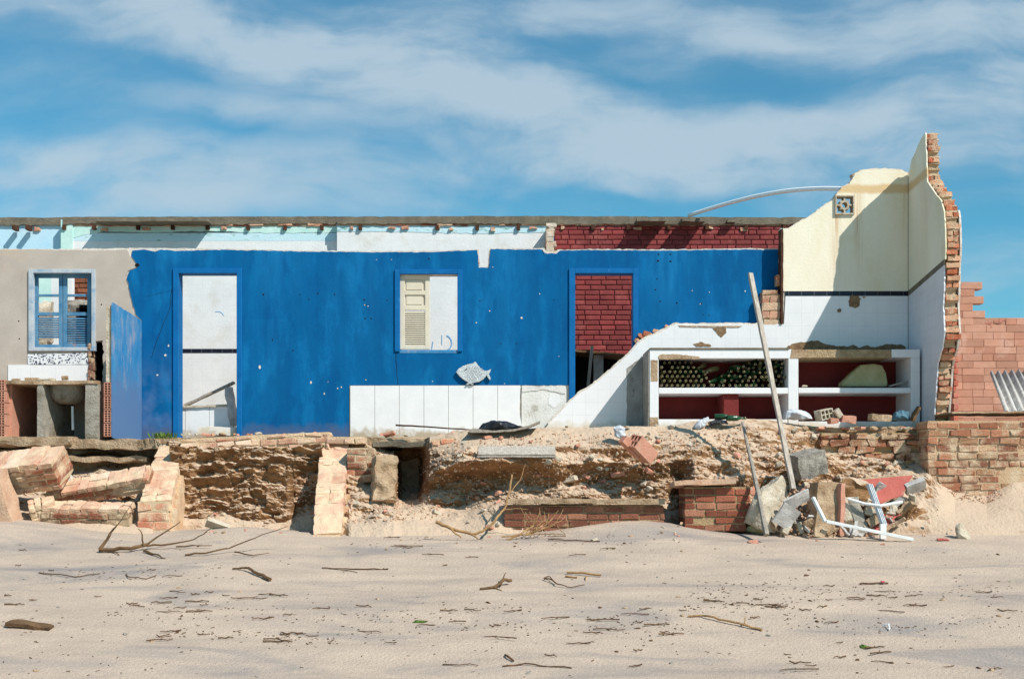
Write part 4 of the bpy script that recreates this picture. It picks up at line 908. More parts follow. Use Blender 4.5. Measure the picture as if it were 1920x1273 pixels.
# bottles ------------------------------------------------------------
def bottle_mesh(mg):
    bm = bmesh.new(); prof = [(.0095, 0), (.0138, 0), (.0145, .007), (.0138, .014), (.0118, .018), (.0125, .075), (.017, .095), (.028, .125), (.0315, .15), (.0315, .285), (.027, .292), (0.001, .288)]
    n = 12; rs = [[bm.verts.new((r_ * math.cos(2 * math.pi * k / n), y_, r_ * math.sin(2 * math.pi * k / n))) for k in range(n)] for r_, y_ in [(.0095, .04)] + prof]
    for i in range(len(rs) - 1):
        for k in range(n):
            f = bm.faces.new((rs[i][k], rs[i][(k + 1) % n], rs[i + 1][(k + 1) % n], rs[i + 1][k])); f.material_index = 1 if 0 < i < 4 else 0; f.smooth = True
    c = bm.faces.new(rs[0]); c.material_index = 2; bm.faces.new(rs[-1][::-1])
    bmesh.ops.recalc_face_normals(bm, faces=bm.faces)
    me = bpy.data.meshes.new('bottle'); bm.to_mesh(me); bm.free()
    for m_ in (mg, K['lip'], K['dark']): me.materials.append(m_)
    return me
BM = {k: bottle_mesh(K[k]) for k in ('g_green', 'g_olive', 'g_brown', 'g_dark')}
ROWN = ['lowest', 'second', 'third', 'fourth', 'fifth', 'sixth', 'topmost']
def bottle(px, py, Y, kind, yaw=0, pitch=0, side='left', row=0):
    o = bpy.data.objects.new('wine_bottle', BM[kind]); COL.objects.link(o); o.location = P(px, py, Y); o.rotation_euler = (R(pitch), 0, R(yaw))
    nm = {'g_green': 'green', 'g_olive': 'dusty olive', 'g_brown': 'brown', 'g_dark': 'dark green'}[kind]
    if side == 'left': tag(o, nm + ' bottle in the ' + ROWN[row] + ' row of the neat left stack on the shelf', 'bottle', nm + ' bottles in the ' + ROWN[row] + ' row, left stack')
    elif side == 'right': tag(o, nm + ' bottle in the ' + ROWN[row] + ' layer of the right heap behind the plank', 'bottle', nm + ' bottles in the ' + ROWN[row] + ' layer, right heap')
    else: tag(o, nm + ' bottle tumbled askew in the dip between the two bottle stacks', 'bottle', nm + ' bottles tumbled between the stacks')
rnd = random.Random(11)
NL = [9, 8, 8, 7, 7, 6, 5]
for r_ in range(7):
    for c in range(NL[r_]):
        px = 1241 + c * 9.9 + (5 if r_ % 2 else 0); py = 722.2 - r_ * 8.45
        if r_ == 4 and c in (1,): continue
        bottle(px + rnd.uniform(-.5, .5), py, YS_ + .05 + rnd.uniform(-.015, .02) + (.10 if r_ > 4 else 0), rnd.choice(['g_olive', 'g_olive', 'g_green', 'g_brown', 'g_olive'] if r_ < 5 else ['g_brown', 'g_dark']), rnd.uniform(-7, 7), rnd.uniform(-2, 2), 'left', r_)  # the two top rows get darker glass for the shade further back
for r_ in range(7):
    x0 = [1338, 1346, 1356, 1368, 1384, 1400, 1412][r_]; px = x0 + (5 if r_ % 2 else 0)
    while px < 1474:
        bottle(px + rnd.uniform(-2.2, 2.2), 722.2 - r_ * 8.3 + (rnd.uniform(-2, 2) if r_ else 0), YS_ + .05 + rnd.uniform(-.02, .16), rnd.choice(['g_olive', 'g_dark', 'g_green', 'g_dark'] if px > 1400 else ['g_green', 'g_green', 'g_dark']), rnd.uniform(-30, 30), rnd.uniform(-8, 8), 'right', r_); px += 10.2
for i, (px, py, k_) in enumerate(((1318, 697, 'g_olive'), (1310, 690, 'g_olive'), (1322, 702, 'g_green'), (1325, 709, 'g_green'), (1329, 716, 'g_green'), (1333, 722, 'g_dark'), (1316, 712, 'g_green'), (1327, 698, 'g_green'))):
    bottle(px, py, YS_ + .12, k_, -50 + 25 * i % 90, 12, 'mid')
# things on the shelves
bm = bmesh.new(); plate(bm, jag([(1578, 724), (1580, 716), (1600, 697), (1615, 684), (1640, 682), (1655, 686), (1662, 700), (1665, 724)], .5, 6, 4), YS_ + .22, .18); bmesh.ops.bevel(bm, geom=[e for e in bm.edges if e.calc_length() > .0 and len(e.link_faces) == 2 and abs(e.link_faces[0].normal.dot(e.link_faces[1].normal)) < .5], offset=.012, segments=2, affect='EDGES')
tag(link('broken_slab', bm, K['yellow_stone']), 'rounded mossy stone slab standing in the upper right bay of the shelf unit', 'stone slab')
bm = bmesh.new(); rough_box(bm, TM(P(1687, 719, YS_ + .12), (0, -14, 4)), (.28, .07, .022), .04, .004, 9, 3); tag(link('board_offcut', bm, K['wood']), 'short pale board offcut beside the mossy slab on the shelf', 'board')
bm = bmesh.new(); rough_box(bm, TM(P(1509, 724, YS_ + .1)), (.07, .06, .02), .02, .01, 9, 3); tag(link('plaster_crumb', bm, K['stone']), 'small plaster crumb on the right shelf beside the middle pillar', 'rubble')

# rubble along the foot of the shelf unit
def sheet(name, pts, Y, m_, label, cat, amp=.03, th=.012, nn=14, lean=0, seed=0, depth=.18):
    """crumpled sheet draped over a picture outline"""
    bm = bmesh.new(); xs = [p[0] for p in pts]; ys = [p[1] for p in pts]
    cx, cy = sum(xs) / len(xs), sum(ys) / len(ys); rings = []
    o = jag(pts, 1.0, 5, seed)
    for q in range(7):
        f = 1 - q / 6.5; ring = []
        for (x, y) in o:
            X, Yp = cx + (x - cx) * f, cy + (y - cy) * f
            b = math.sqrt(max(0, 1 - f * f)) * depth
            p = P(X, Yp, Y - b + lean * (Yp - cy)); n_ = noise.noise_vector(p * 9 + Vector((seed, 0, 0))) * amp + noise.noise_vector(p * 26) * amp * .4
            p += n_ * (1 if f < .99 else .4); ring.append(bm.verts.new(p))
        rings.append(ring)
    m = len(o)
    for a, b in zip(rings, rings[1:]):
        for i in range(m): bm.faces.new((a[i], a[(i + 1) % m], b[(i + 1) % m], b[i]))
    bm.faces.new(rings[-1])
    back = [bm.verts.new(v_.co + Vector((0, depth * .6 + .02, 0))) for v_ in rings[0]]
    for i in range(m): bm.faces.new((rings[0][i], back[i], back[(i + 1) % m], rings[0][(i + 1) % m]))
    bm.faces.new(back)
    bmesh.ops.recalc_face_normals(bm, faces=bm.faces)
    return tag(link(name, bm, m_), label, cat)
YF = -1.42
sheet('plastic_bag', [(1470, 786), (1474, 772), (1488, 767), (1502, 768), (1516, 776), (1526, 786)], YF, K['cloth'], 'crumpled white plastic bag at the foot of the middle shelf pillar', 'plastic bag', .03, seed=2, depth=.1)
sheet('blue_rag', [(1674, 788), (1680, 774), (1692, 768), (1704, 774), (1708, 788)], YF + .05, K['blue_cloth'], 'dull blue rag bundled at the right end of the shelf unit', 'rag', .03, seed=5, depth=.1)
bm = bmesh.new(); hollow_brick(bm, TM(P(1545, 777, YF), (0, -12, 18)), .17, .14, .12, 3, 2, .012); tag(link('hollow_brick', bm, K['stone']), 'pale hollow brick lying open-ended below the right shelf bay', 'brick')
for i, (px, py, w, h, a, m_, lb) in enumerate(((1570, 775, 12, 17, -35, 'stone', 'pale wedge of plaster leaning beside the hollow brick'), (1589, 786, 28, 13, 5, 'brickc', 'orange brick chunk lying at the foot of the right shelf bay'), (1562, 789, 16, 11, 0, 'brickc', 'small rounded brick lump below the hollow brick'), (1650, 783, 40, 12, 2, 'slab', 'brown masonry block in front of the blue rag'), (1716, 776, 6, 30, 25, 'drift', 'splintered wood offcut leaning in the right corner of the shelf unit'))):
    bm = bmesh.new(); rough_box(bm, TM(P(px, py, YF - .03), (5, a, 8)), (w / 158, .1, h / 158), .03, .014, 11, i + 31)
    if m_ == 'brickc': m2 = K['hollow']
    else: m2 = K[m_]
    tag(link('masonry_chunk' if m_ != 'drift' else 'wood_offcut', bm, m2), lb, 'rubble' if m_ != 'drift' else 'wood')
bm = bmesh.new(); a = P(1218, 803, -1.38); b = P(1735, 803, -1.38)
rough_box(bm, TM(((a.x + b.x) / 2, -1.15, P(0, 807, -1.38).z)), (b.x - a.x, .5, .07), .06, .03, 6, 3); tag(link('stone_sill', bm, K['slab']), 'rough mortar ledge under the white shelf unit', 'ledge')

# ------------------------------------------------------------ timber, pipes
bm = bmesh.new(); a, b = P(1407, 512, -2.1), P(1487, 916, -2.75)
M_ = Matrix.Translation((a + b) / 2) @ (b - a).to_track_quat('Z', 'Y').to_matrix().to_4x4()
rough_box(bm, M_, (.058, .03, (b - a).length), .09, .004, 5, 3); tag(link('plank', bm, K['plank']), 'long grey timber plank leaning against the rubble in front of the shelf unit', 'plank')
bm = bmesh.new(); tube(bm, subdiv([P(1392, 792, -2.1), P(1412, 880, -2.72), P(1437, 1003, -3.2)], 5, .006), [.016, .03], 7); tag(link('pole', bm, K['wood']), 'thin rough wooden pole leaning left of the white boulder', 'pole')
bm = bmesh.new(); pts = []
for i in range(25):
    t_ = i / 24; px = 1292 + (1590 - 1292) * t_; py = 404 - 55 * math.sin(t_ * math.pi * .5) ** 1.0 * 1.0 + (0 if t_ < 1 else 0); py = 404 - 38 * t_ - 26 * math.sin(t_ * math.pi * .72) + 9 * t_ ** 2
    Y = 3.15 + (YT + .1 - 3.15) * t_; pts.append(P(px, py, Y))
tube(bm, pts, .030, 10); tag(link('conduit_pipe', bm, mat('white_pipe', lin(250, 250, 248), None, 4, .5, 0, fine=0), smooth=True), 'white plastic pipe arching from the coping to the top of the cream wall', 'pipe')
def board(name, px, py, Y, dims, rot, m_, label, cat, seed=1, amp=.005, seg=.05, group=None):
    bm = bmesh.new(); rough_box(bm, TM(P(px, py, Y), rot), dims, seg, amp, 8, seed); return tag(link(name, bm, m_), label, cat, group)
bd = thing('fallen_board', 'pale flat board lying on the sand heap below the white dado', 'board', P(969, 850, -2.35))
bm = bmesh.new(); rough_box(bm, TM(P(969, 845, -2.2), (34, 0, 0)), (.86, .18, .018), .05, .004, 8, 3); link('board_face', bm, K['plank'], bd)
bm = bmesh.new(); rough_box(bm, TM(P(969, 855.5, -2.33), (8, 0, 0)), (.88, .025, .018), .05, .003, 8, 4); link('board_lip', bm, K['plank'], bd)
bm = bmesh.new()
o = [(876, 810), (886, 803), (925, 807), (965, 804), (990, 798), (1012, 789), (1013, 792), (990, 802), (965, 808), (925, 811), (890, 811)]
plate(bm, jag(o, .5, 7, 2), -1.75, .3); tag(link('curled_board', bm, K['wood']), 'thin curled brown board lying on the slab edge left of the tiled wall', 'board')
sheet('black_bag', [(895, 806), (905, 794), (925, 788), (945, 789), (968, 796), (985, 802), (960, 806)], -1.5, K['black_plastic'], 'crumpled black plastic bag under the curled board', 'plastic bag', .03, seed=9, depth=.08)
bm = bmesh.new(); tube(bm, subdiv([P(742, 797, -1.2), P(800, 800, -1.25), P(885, 806, -1.4)], 4, .006), [.012, .008], 6); tag(link('iron_rod', bm, K['rust']), 'thin dark rod lying along the foot of the white dado', 'rod')
sheet('torn_sack', [(1150, 800), (1162, 796), (1172, 802), (1174, 815), (1180, 828), (1166, 824), (1156, 818)], -1.95, K['cloth'], 'torn pale plastic sack above the fallen hollow bricks', 'sack', .035, seed=12, depth=.08)
for i, (px, py, dims, rot, lb) in enumerate(((1203, 842, (.30, .2, .16), (10, 38, 35), 'smooth hollow clay block lying tilted on the earth bank'), (1183, 838, (.28, .1, .09), (0, 40, 25), 'broken half of a hollow clay block beside the larger one'))):
    bm = bmesh.new(); M_ = TM(P(px, py, -2.32), rot) @ Matrix.Rotation(R(-90), 4, 'Z')
    hollow_brick(bm, M_, dims[1], dims[0], dims[2], 3, 2, .012); tag(link('clay_block', bm, K['hollow']), lb, 'brick')
sheet('bottle_bag', [(1300, 800), (1306, 794), (1314, 786), (1328, 782), (1330, 790), (1320, 800), (1310, 808)], -1.62, K['cloth'], 'white and grey torn bag on the bank below the left shelf bay', 'plastic bag', .03, seed=14, depth=.06)
sheet('black_rag', [(1330, 790), (1340, 786), (1362, 787), (1366, 793), (1345, 796), (1332, 797)], -1.62, K['black_plastic'], 'strip of black plastic beside the torn bag below the shelf', 'plastic strip', .03, seed=15, depth=.05)
for i, (px, py, yw) in enumerate(((1378, 781, 80), (1398, 784, 100))):
    o = bpy.data.objects.new('glass_bottle', BM['g_green']); COL.objects.link(o); o.location = P(px, py, -1.6); o.rotation_euler = (0, 0, R(yw)); o.scale = (1.1, .8, 1.1)
    tag(o, ('green bottle lying sideways on the rubble, the left of two' if i == 0 else 'green bottle lying sideways on the rubble, the right of two'), 'bottle')

# ------------------------------------------------------------ brick pieces in the bank
S_B = [lin(214, 176, 150), lin(206, 158, 132), lin(226, 196, 172), lin(200, 146, 120), lin(214, 172, 146)]
D_B = [lin(162, 94, 72), lin(144, 82, 62), lin(176, 108, 84), lin(134, 78, 60), lin(172, 118, 94)]
E_B = [lin(182, 126, 96), lin(160, 104, 78), lin(194, 146, 114), lin(168, 126, 96), lin(142, 94, 72)]
bm = bmesh.new(); fbr(bm, 1284, 1406, 913, 995, -2.75, .45, bw=.21, bh=.062, gap=.016, jit=.006, pal=D_B, mortar=lin(176, 148, 112), seed=31, missing=.01)
bs_ = thing('brick_stub', 'dark red brick stub with a flat stone cap, standing in the sand right of centre', 'brick stub', P(1345, 995, -2.5)); link('brick_face', bm, K['brick_clean'], bs_)
bm = bmesh.new(); rough_box(bm, TM(P(1316, 906, -2.62), (-4, -2, 0)), (.66, .46, .06), .05, .014, 6, 2); link('cap_stone', bm, K['skin'], bs_)
bm = bmesh.new(); fbr(bm, 945, 1245, 944, 1000, -2.64, .4, bw=.21, bh=.06, gap=.016, jit=.007, pal=[lin(150, 96, 76), lin(132, 82, 64), lin(166, 114, 90)], mortar=lin(172, 142, 108), missing=.04, seed=32)
lb_ = thing('low_brick_wall', 'low buried brick wall with a mortar ledge below the earth bank', 'wall', P(1090, 1000, -2.3)); link('brick_face', bm, K['brick_clean'], lb_)
bm = bmesh.new(); rough_box(bm, TM(P(1095, 940, -2.54), (0, 0, 0)), (1.72, .36, .05), .05, .014, 6, 5); link('mortar_ledge', bm, K['slab'], lb_)
# foundation brickwork right
fr = thing('foundation_wall', 'wide orange brick foundation wall below the tall ruin at the right', 'wall', P(1830, 960, -1.6))
def keepR(u, w): return True
bm = bmesh.new(); fbr(bm, 1740, 2150, 790, 990, -1.85, .4, bw=.22, bh=.068, gap=.02, jit=.012, pal=E_B, mortar=lin(200, 168, 134), seed=33, missing=.03, keep=lambda u, w: not (u > 1.0 and .22 < w < .72 and u < 1.35 + (w) * .3 and w > .3)); link('brick_face', bm, K['brick'], fr)
bm = bmesh.new(); fbr(bm, 1768, 2150, 780, 790, -1.86, .42, bw=.075, bh=.2, gap=.02, jit=.012, pal=E_B, mortar=lin(206, 180, 146), seed=34); link('soldier_course', bm, K['brick'], fr)
bm = bmesh.new(); rough_box(bm, TM(P(1950, 776, -1.52)), (2.3, .6, .022), .06, .014, 6, 5); link('mortar_bed', bm, K['slab'], fr)
bm = bmesh.new(); rough_box(bm, TM(P(1948, 868, -1.46)), (2.3, .5, .94), .2, .01, 6, 5); link('wall_fill', bm, K['slab'], fr)
bm = bmesh.new(); fbr(bm, 1540, 1724, 815, 900, -1.5, .2, bw=.2, bh=.062, gap=.02, jit=.02, pal=E_B, mortar=lin(190, 158, 116), seed=35, missing=.22, proud=.05, keep=lambda u, w: nz(u * 2.2, w * 3, 4) > -.28); link('recessed_face', bm, K['brick'], fr)
# buttresses: sloping brick strips running down from the slab
def buttress(name, label, top, bot, w0, w1, Yt_, Yb_, seed, front_h, lean=0):
    """brick fin whose sloping top runs from the slab edge down to the sand"""
    t = thing(name, label, 'buttress', P(bot[0], bot[1] + 10, (Yt_ + Yb_) / 2))
    A, B = P(top[0], top[1], Yt_), P(bot[0], bot[1], Yb_); ax = (B - A); L = ax.length
    xax = ax.normalized(); zax = Vector((0, -xax.z, xax.y)); 
    side = Vector((1, 0, 0)); side = (side - xax * side.dot(xax)).normalized(); up = side.cross(xax).normalized()
    if up.z < 0: up = -up; 
    M_ = Matrix((( xax.x, side.x, up.x, A.x), (xax.y, side.y, up.y, A.y), (xax.z, side.z, up.z, A.z), (0, 0, 0, 1)))
    bm = bmesh.new(); cl = bm.loops.layers.float_color.new('Col'); rnd = random.Random(seed); u_ = 0
    while u_ < L:     # bricks laid across the slope
        b = rnd.uniform(.06, .075) if rnd.random() < .25 else rnd.uniform(.17, .22); b = min(b, L - u_ + .01); f = u_ / L; w = w0 + (w1 - w0) * f
        n_ = 1 if rnd.random() < .7 else 2
        for q in range(n_):
            ww = w / n_; bm.faces.ensure_lookup_table(); a_ = len(bm.faces)
            rough_box(bm, M_ @ TM((u_ + b / 2, (q + .5) * ww - w / 2 + rnd.uniform(-.006, .006), -.05 + rnd.uniform(-.004, .004)), (rnd.uniform(-1, 1), rnd.uniform(-1, 1), rnd.uniform(-1, 1))), (b + .004, ww + .004, .12), .03, .011, 13, seed + u_ * 10)
            c = rnd.choice(S_B); kk = rnd.uniform(.9, 1.12); bm.faces.ensure_lookup_table()
            for fc in bm.faces[a_:]:
                for l_ in fc.loops: l_[cl] = (c[0] * kk, c[1] * kk, c[2] * kk, 1)
        u_ += b
    bmesh.ops.recalc_face_normals(bm, faces=bm.faces)
    link('brick_coping', bm, K['brick_sandy'], t)
    # body below the sloping top: courses of brick down to the sand
    bm = bmesh.new(); nst = 9
    cl = bm.loops.layers.float_color.new('Col')
    for i in range(nst):
        f0, f1 = i / nst, (i + 1) / nst; p0 = A.lerp(B, f0); p1 = A.lerp(B, f1); w = (w0 + (w1 - w0) * (f0 + f1) / 2) * .94
        zb2 = .65; ztop_ = min(p0.z, p1.z) - .10
        if ztop_ - zb2 < .05: continue
        bm.faces.ensure_lookup_table(); a_ = len(bm.faces)
        rough_box(bm, TM(((p0.x + p1.x) / 2 + .07 + .02 * nz(i, seed), (p0.y + p1.y) / 2, (ztop_ + zb2) / 2)), (w, abs(p1.y - p0.y) * 1.02 + .02, ztop_ - zb2 + .05), .06, .02, 5, seed + i)
        bm.faces.ensure_lookup_table()
        for fc in bm.faces[a_:]:
            for l_ in fc.loops: l_[cl] = lin(212, 172, 136)
    link('rendered_flank', bm, K['brick_sandy'], t)
    if front_h:
        bm = bmesh.new(); x0_ = B.x - w1 / 2
        brickwork(bm, Matrix.Translation((x0_, B.y - .07, B.z - front_h)), w1, front_h - .02, .25, bw=w1 * 1.02, bh=.095, gap=.012, jit=.014, pal=[lin(196, 130, 100), lin(206, 146, 116), lin(186, 120, 94)], seed=seed, cham=.012)
        link('front_bricks', bm, K['brick_sandy'], t)
    return t
buttress('brick_buttress', 'wide leaning brick buttress under the first doorway, ending in a squared brick foot', (322, 832), (291, 938), .29, .34, -1.25, -2.35, 41, .44)
buttress('brick_buttress', 'narrow steep brick buttress running straight down to the sand below the dado', (628, 822), (613, 1000), .34, .30, -1.2, -2.75, 47, .12)
# top edges of the pit walls between the buttresses
def coursed(name, label, pts, Y, d, h, pal, seed, m_='brick_sandy', bw=.21):
    bm = bmesh.new()
    for (a, b) in zip(pts, pts[1:]):
        A, B = P(a[0], a[1], Y), P(b[0], b[1], Y); v_ = B - A; ang = math.atan2(v_.z, v_.x)
        brickwork(bm, Matrix.Translation(A) @ Matrix.Rotation(-ang, 4, 'Y') @ Matrix.Translation((0, 0, -h)), v_.length, h, d, bw=bw, bh=.065, jit=.012, pal=pal, seed=seed, cham=.01)
    return tag(link(name, bm, K[m_]), label, 'wall')
coursed('brick_kerb', 'row of pale pink bricks edging the floor between the two buttresses', [(338, 826), (470, 818), (616, 812)], -1.40, .3, .19, S_B, 51)
coursed('brick_kerb', 'short row of sandy bricks at the head of the narrow steep buttress', [(612, 815), (690, 816)], -1.42, .25, .1, S_B, 53)
coursed('brick_pier', 'crumbling stepped brick pier right of the narrow steep buttress', [(650, 836), (696, 835)], -1.75, .4, .42, E_B, 54, 'brick')
board('masonry_pier', 720, 900, -1.9, (.26, .4, .52), (-8, 4, 8), K['slab'], 'crumbling earth-caked masonry pier at the left side of the dark hollow', 'masonry pier', 6, .045, .03)
coursed('brick_corner', 'ragged red brick corner above the right edge of the dark hollow', [(808, 820), (850, 816)], -1.62, .3, .26, [lin(190, 110, 84), lin(200, 130, 100)], 55, 'brick')
# coursed old masonry showing through the pit wall: eroded ledges, each one undercut
bm = bmesh.new(); NX, NZ = 150, 130; gr = []
for i in range(NX + 1):
    px = 318 + (606 - 318) * i / NX; c = []
    for j in range(NZ + 1):
        t_ = j / NZ; cav = smooth((px - 535) / 45) * smooth((t_ - .1) / .5)
        Y = -1.52 - .16 * t_ + .55 * cav - .16 * smooth((390 - px) / 60) * (1 - t_)
        p = P(px, 838 + (1000 - 838) * t_, Y)
        q = (p.z + .11 * nz(p.x * 1.3, p.z * .9, 5) + .045 * nz(p.x * 4, p.z * 2, 1)) / .15
        fr_ = q % 1; k_ = math.floor(q)
        led = (fr_ ** 2.2) * (.02 + .18 * max(0, nz(p.x * 1.6, k_ * 3.7, 2) + .15)); led *= 1 if fr_ < .93 else (1 - fr_) / .07
        brk = .03 * fbm(Vector((p.x * 2.2, 3.3, p.z * 1.6)), 3)
        n_ = fbm(Vector((p.x * 5, p.y, p.z * 9)), 6) * .085 + noise.noise(p * 22) * .016 + noise.cell(Vector((p.x * 7 + .5 * (k_ % 2), 1, p.z * 13))) * .03
        p.y -= led + brk + n_; p.z += n_ * .4; c.append(bm.verts.new(p))
    gr.append(c)
for i in range(NX):
    for j in range(NZ): bm.faces.new((gr[i][j], gr[i][j + 1], gr[i + 1][j + 1], gr[i + 1][j]))
tp = [bm.verts.new(c[0].co + Vector((0, .4, 0))) for c in gr]
for i in range(NX): bm.faces.new((tp[i], gr[i][0], gr[i + 1][0], tp[i + 1]))
bmesh.ops.recalc_face_normals(bm, faces=bm.faces)
tag(link('pit_wall', bm, K['earth']), 'earth-crusted old masonry wall in the pit between the two buttresses', 'wall')
# collapsed wall fragments at the left
def fragment(label, px, py, Y, L, Hh, T, rot, seed, pal=[lin(170, 124, 96), lin(152, 104, 78), lin(190, 140, 110), lin(164, 100, 76)], top=True):  # front bricks coloured darker than the tops to stand for shade
    c = P(px, py, Y); t = thing('collapsed_wall_fragment', label, 'wall fragment', c)
    M_ = TM(c, rot) @ Matrix.Translation((-L / 2, -T / 2, -Hh / 2))
    bm = bmesh.new(); brickwork(bm, M_, L, Hh, T, bw=.2, bh=.062, gap=.014, jit=.01, pal=pal, seed=seed, cham=.008, missing=.04); link('brick_face', bm, K['brick'], t)
    if top:
        bm = bmesh.new(); cl = bm.loops.layers.float_color.new('Col'); rd = random.Random(seed); u_ = -L / 2
        while u_ < L / 2 - .03:
            b = min(rd.choice((.07, .11, .2, .22)), L / 2 - u_); nn = rd.choice((1, 2)); 
            for q in range(nn):
                ww = T / nn; bm.faces.ensure_lookup_table(); a_ = len(bm.faces)
                rough_box(bm, TM(c, rot) @ TM((u_ + b / 2, -T / 2 + ww * (q + .5) + rd.uniform(-.01, .01), Hh / 2 + .01 + rd.uniform(-.008, .008)), (rd.uniform(-3, 3), rd.uniform(-2, 2), rd.uniform(-2, 2))), (b - .006, ww - .006, .06), .035, .012, 12, seed + u_ * 7)
                bm.faces.ensure_lookup_table(); k_ = rd.choice(S_B); 
                for fc in bm.faces[a_:]:
                    for l_ in fc.loops: l_[cl] = k_
            u_ += b
        link('brick_top', bm, K['brick_sandy'], t)
    return t
fragment('long collapsed brick slab tilted on the sand at the far left edge', 50, 885, -2.2, .85, .30, .42, (32, -6, -4), 71)
fragment('long thin brick wall strip lying diagonally below the slab', 190, 915, -1.95, 1.18, .16, .26, (36, -10, 0), 72)
fragment('low dark brick strip half buried in the sand left of the wide buttress', 168, 965, -2.35, .95, .15, .26, (18, 1, 0), 73, [lin(120, 94, 74), lin(134, 104, 80), lin(146, 92, 70)])
fragment('short pale brick lump broken off at the lower left', 82, 958, -2.35, .28, .17, .26, (20, -14, 20), 74)
bm = bmesh.new(); rough_box(bm, TM(P(2, 945, -2.6), (6, -14, 0)), (.24, .3, .75), .05, .03, 5, 8); tag(link('curved_masonry', bm, K['skin']), 'rounded pink masonry block at the left picture edge', 'masonry block')
board('broken_tile', 128, 893, -1.9, (.05, .1, .26), (0, -38, 0), K['tile'], 'white tile shard leaning between the two long left fragments', 'tile', 3, .002)
board('timber_offcut', 25, 852, -1.5, (.36, .06, .03), (0, -6, 0), K['wood'], 'grey board offcut under the slab at the far left', 'board', 3)
board('timber_offcut', 22, 858, -1.6, (.42, .05, .03), (0, -8, 6), K['wood'], 'second grey board offcut lying just in front, far left', 'board', 4)
board('plaster_shard', 408, 985, -2.5, (.26, .05, .12), (50, 20, 15), K['stone'], 'white plaster shard stuck in the sand between the buttresses', 'plaster', 5, .006)

# ------------------------------------------------------------ debris heap at right
def rk(label, px, py, Y, r, rot, m_, seed, name='boulder', cat='boulder', sub=4):
    bm = bmesh.new(); rock(bm, TM(P(px, py, Y), rot), r, seed, sub=sub); return tag(link(name, bm, m_), label, cat)
board('boulder', 1512, 869, -2.3, (.34, .3, .27), (8, -14, 14), K['grey_stone'], 'grey angular granite block behind the foot of the long plank', 'boulder', 5, .02, .05)
rk('big pale triangular boulder left of the debris heap', 1437, 945, -2.75, (.27, .22, .36), (0, 12, 20), K['stone'], 9)
rk('upright pointed stone in the sand at the lower right', 1803, 1003, -3.0, (.09, .08, .13), (0, 0, 0), K['stone'], 12)
rk('low mossy stone at the foot of the big pale boulder', 1420, 990, -2.7, (.14, .12, .08), (0, 0, 10), K['yellow_stone'], 14)
dc = thing('fallen_brick_column', 'upright fallen brick column with an orange side in the debris heap', 'brick column', P(1547, 1008, -2.75))
bm = bmesh.new(); rough_box(bm, TM(P(1550, 958, -2.7), (-6, 4, 12)), (.36, .24, .60), .05, .022, 6, 6, taper=-.3); link('rough_side', bm, K['slab'], dc)
bm = bmesh.new(); rough_box(bm, TM(P(1574, 956, -2.80), (-6, 4, 12)), (.05, .14, .56), .05, .01, 6, 7); link('brick_edge', bm, K['hollow'], dc)
board('roof_sheet', 1493, 938, -2.85, (.34, .03, .16), (30, -22, 20), K['fibre'], 'bent grey roofing sheet between boulder and brick column', 'roof sheet', 3, .012)
board('roof_sheet', 1474, 968, -2.95, (.22, .025, .24), (20, 26, 20), K['fibre'], 'lower grey roofing sheet hanging under the bent one', 'roof sheet', 4, .012)
for i, (px, py, w, h, a, m_, lb) in enumerate(((1592, 955, 26, 46, 4, 'stone', 'pale plaster slab leaning right of the fallen brick column'), (1608, 968, 22, 70, -14, 'cement', 'long beige plaster strip leaning in the debris heap'), (1600, 995, 20, 22, 0, 'fibre', 'small grey shard at the foot of the debris heap'), (1475, 985, 14, 34, 25, 'stone', 'narrow stone splinter beneath the lower roofing sheet'), (1500, 990, 10, 22, -20, 'stone', 'small splinter beside the black gap in the heap'), (1632, 960, 22, 16, 20, 'stone', 'broken pipe end among the debris'), (1640, 975, 30, 18, -30, 'slab', 'earthy clod between the plaster strip and the channel'))):
    bm = bmesh.new(); rough_box(bm, TM(P(px, py, -2.78 - .03 * i % .1), (-12, a, 10 * nz(i, 5))), (w / 175, .09, h / 175), .03, .012, 9, i + 60); tag(link('debris_slab', bm, K[m_]), lb, 'debris')
rnd = random.Random(31); shp = []
for i in range(5):
    bm = bmesh.new()
    if i < 3: rough_box(bm, Matrix.Identity(4), (.2, .12, .035), .03, .012, 12, i + 5)
    else: rock(bm, Matrix.Identity(4), (.1, .08, .06), i + 70, sub=2)
    me = bpy.data.meshes.new('debris_shard'); bm.normal_update(); bm.to_mesh(me); bm.free(); k_ = ('stone', 'fibre', 'slab', 'stone', 'hollow')[i]; me.materials.append(K[k_]); shp.append((me, ('pale stone', 'grey sheet', 'brown mortar', 'pale stone', 'orange brick')[i]))
for i in range(44):
    px = rnd.uniform(1425, 1710); py = rnd.uniform(905 + abs(px - 1570) * .16, 1000); me, kd = rnd.choice(shp); o = bpy.data.objects.new('debris_shard', me); COL.objects.link(o)
    o.location = P(px, py, -2.38 - .52 * (py - 890) / 115); s_ = rnd.uniform(.45, 1.25); o.scale = (s_, s_, s_); o.rotation_euler = [rnd.uniform(-1.1, 1.1), rnd.uniform(-1.2, 1.2), rnd.uniform(0, 6)]
    tag(o, kd + ' shard tumbled into the debris heap at the right', 'debris', kd + ' shards in the debris heap')
for i, (px, py, Y, dm, lb) in enumerate(((1592, 925, -2.5, (.34, .3, .3), 'sandy masonry lump at the top of the debris heap behind the beige strip'), (1640, 968, -2.62, (.3, .2, .26), 'sandy masonry lump low in the debris heap behind the metal channel'), (1700, 960, -2.5, (.3, .3, .2), 'sandy masonry lump at the right end of the debris heap'))):
    board('masonry_lump', px, py, Y, dm, (10 * i, 12, 20 * i), K['earth'], lb, 'masonry lump', i + 20, .05, .03)
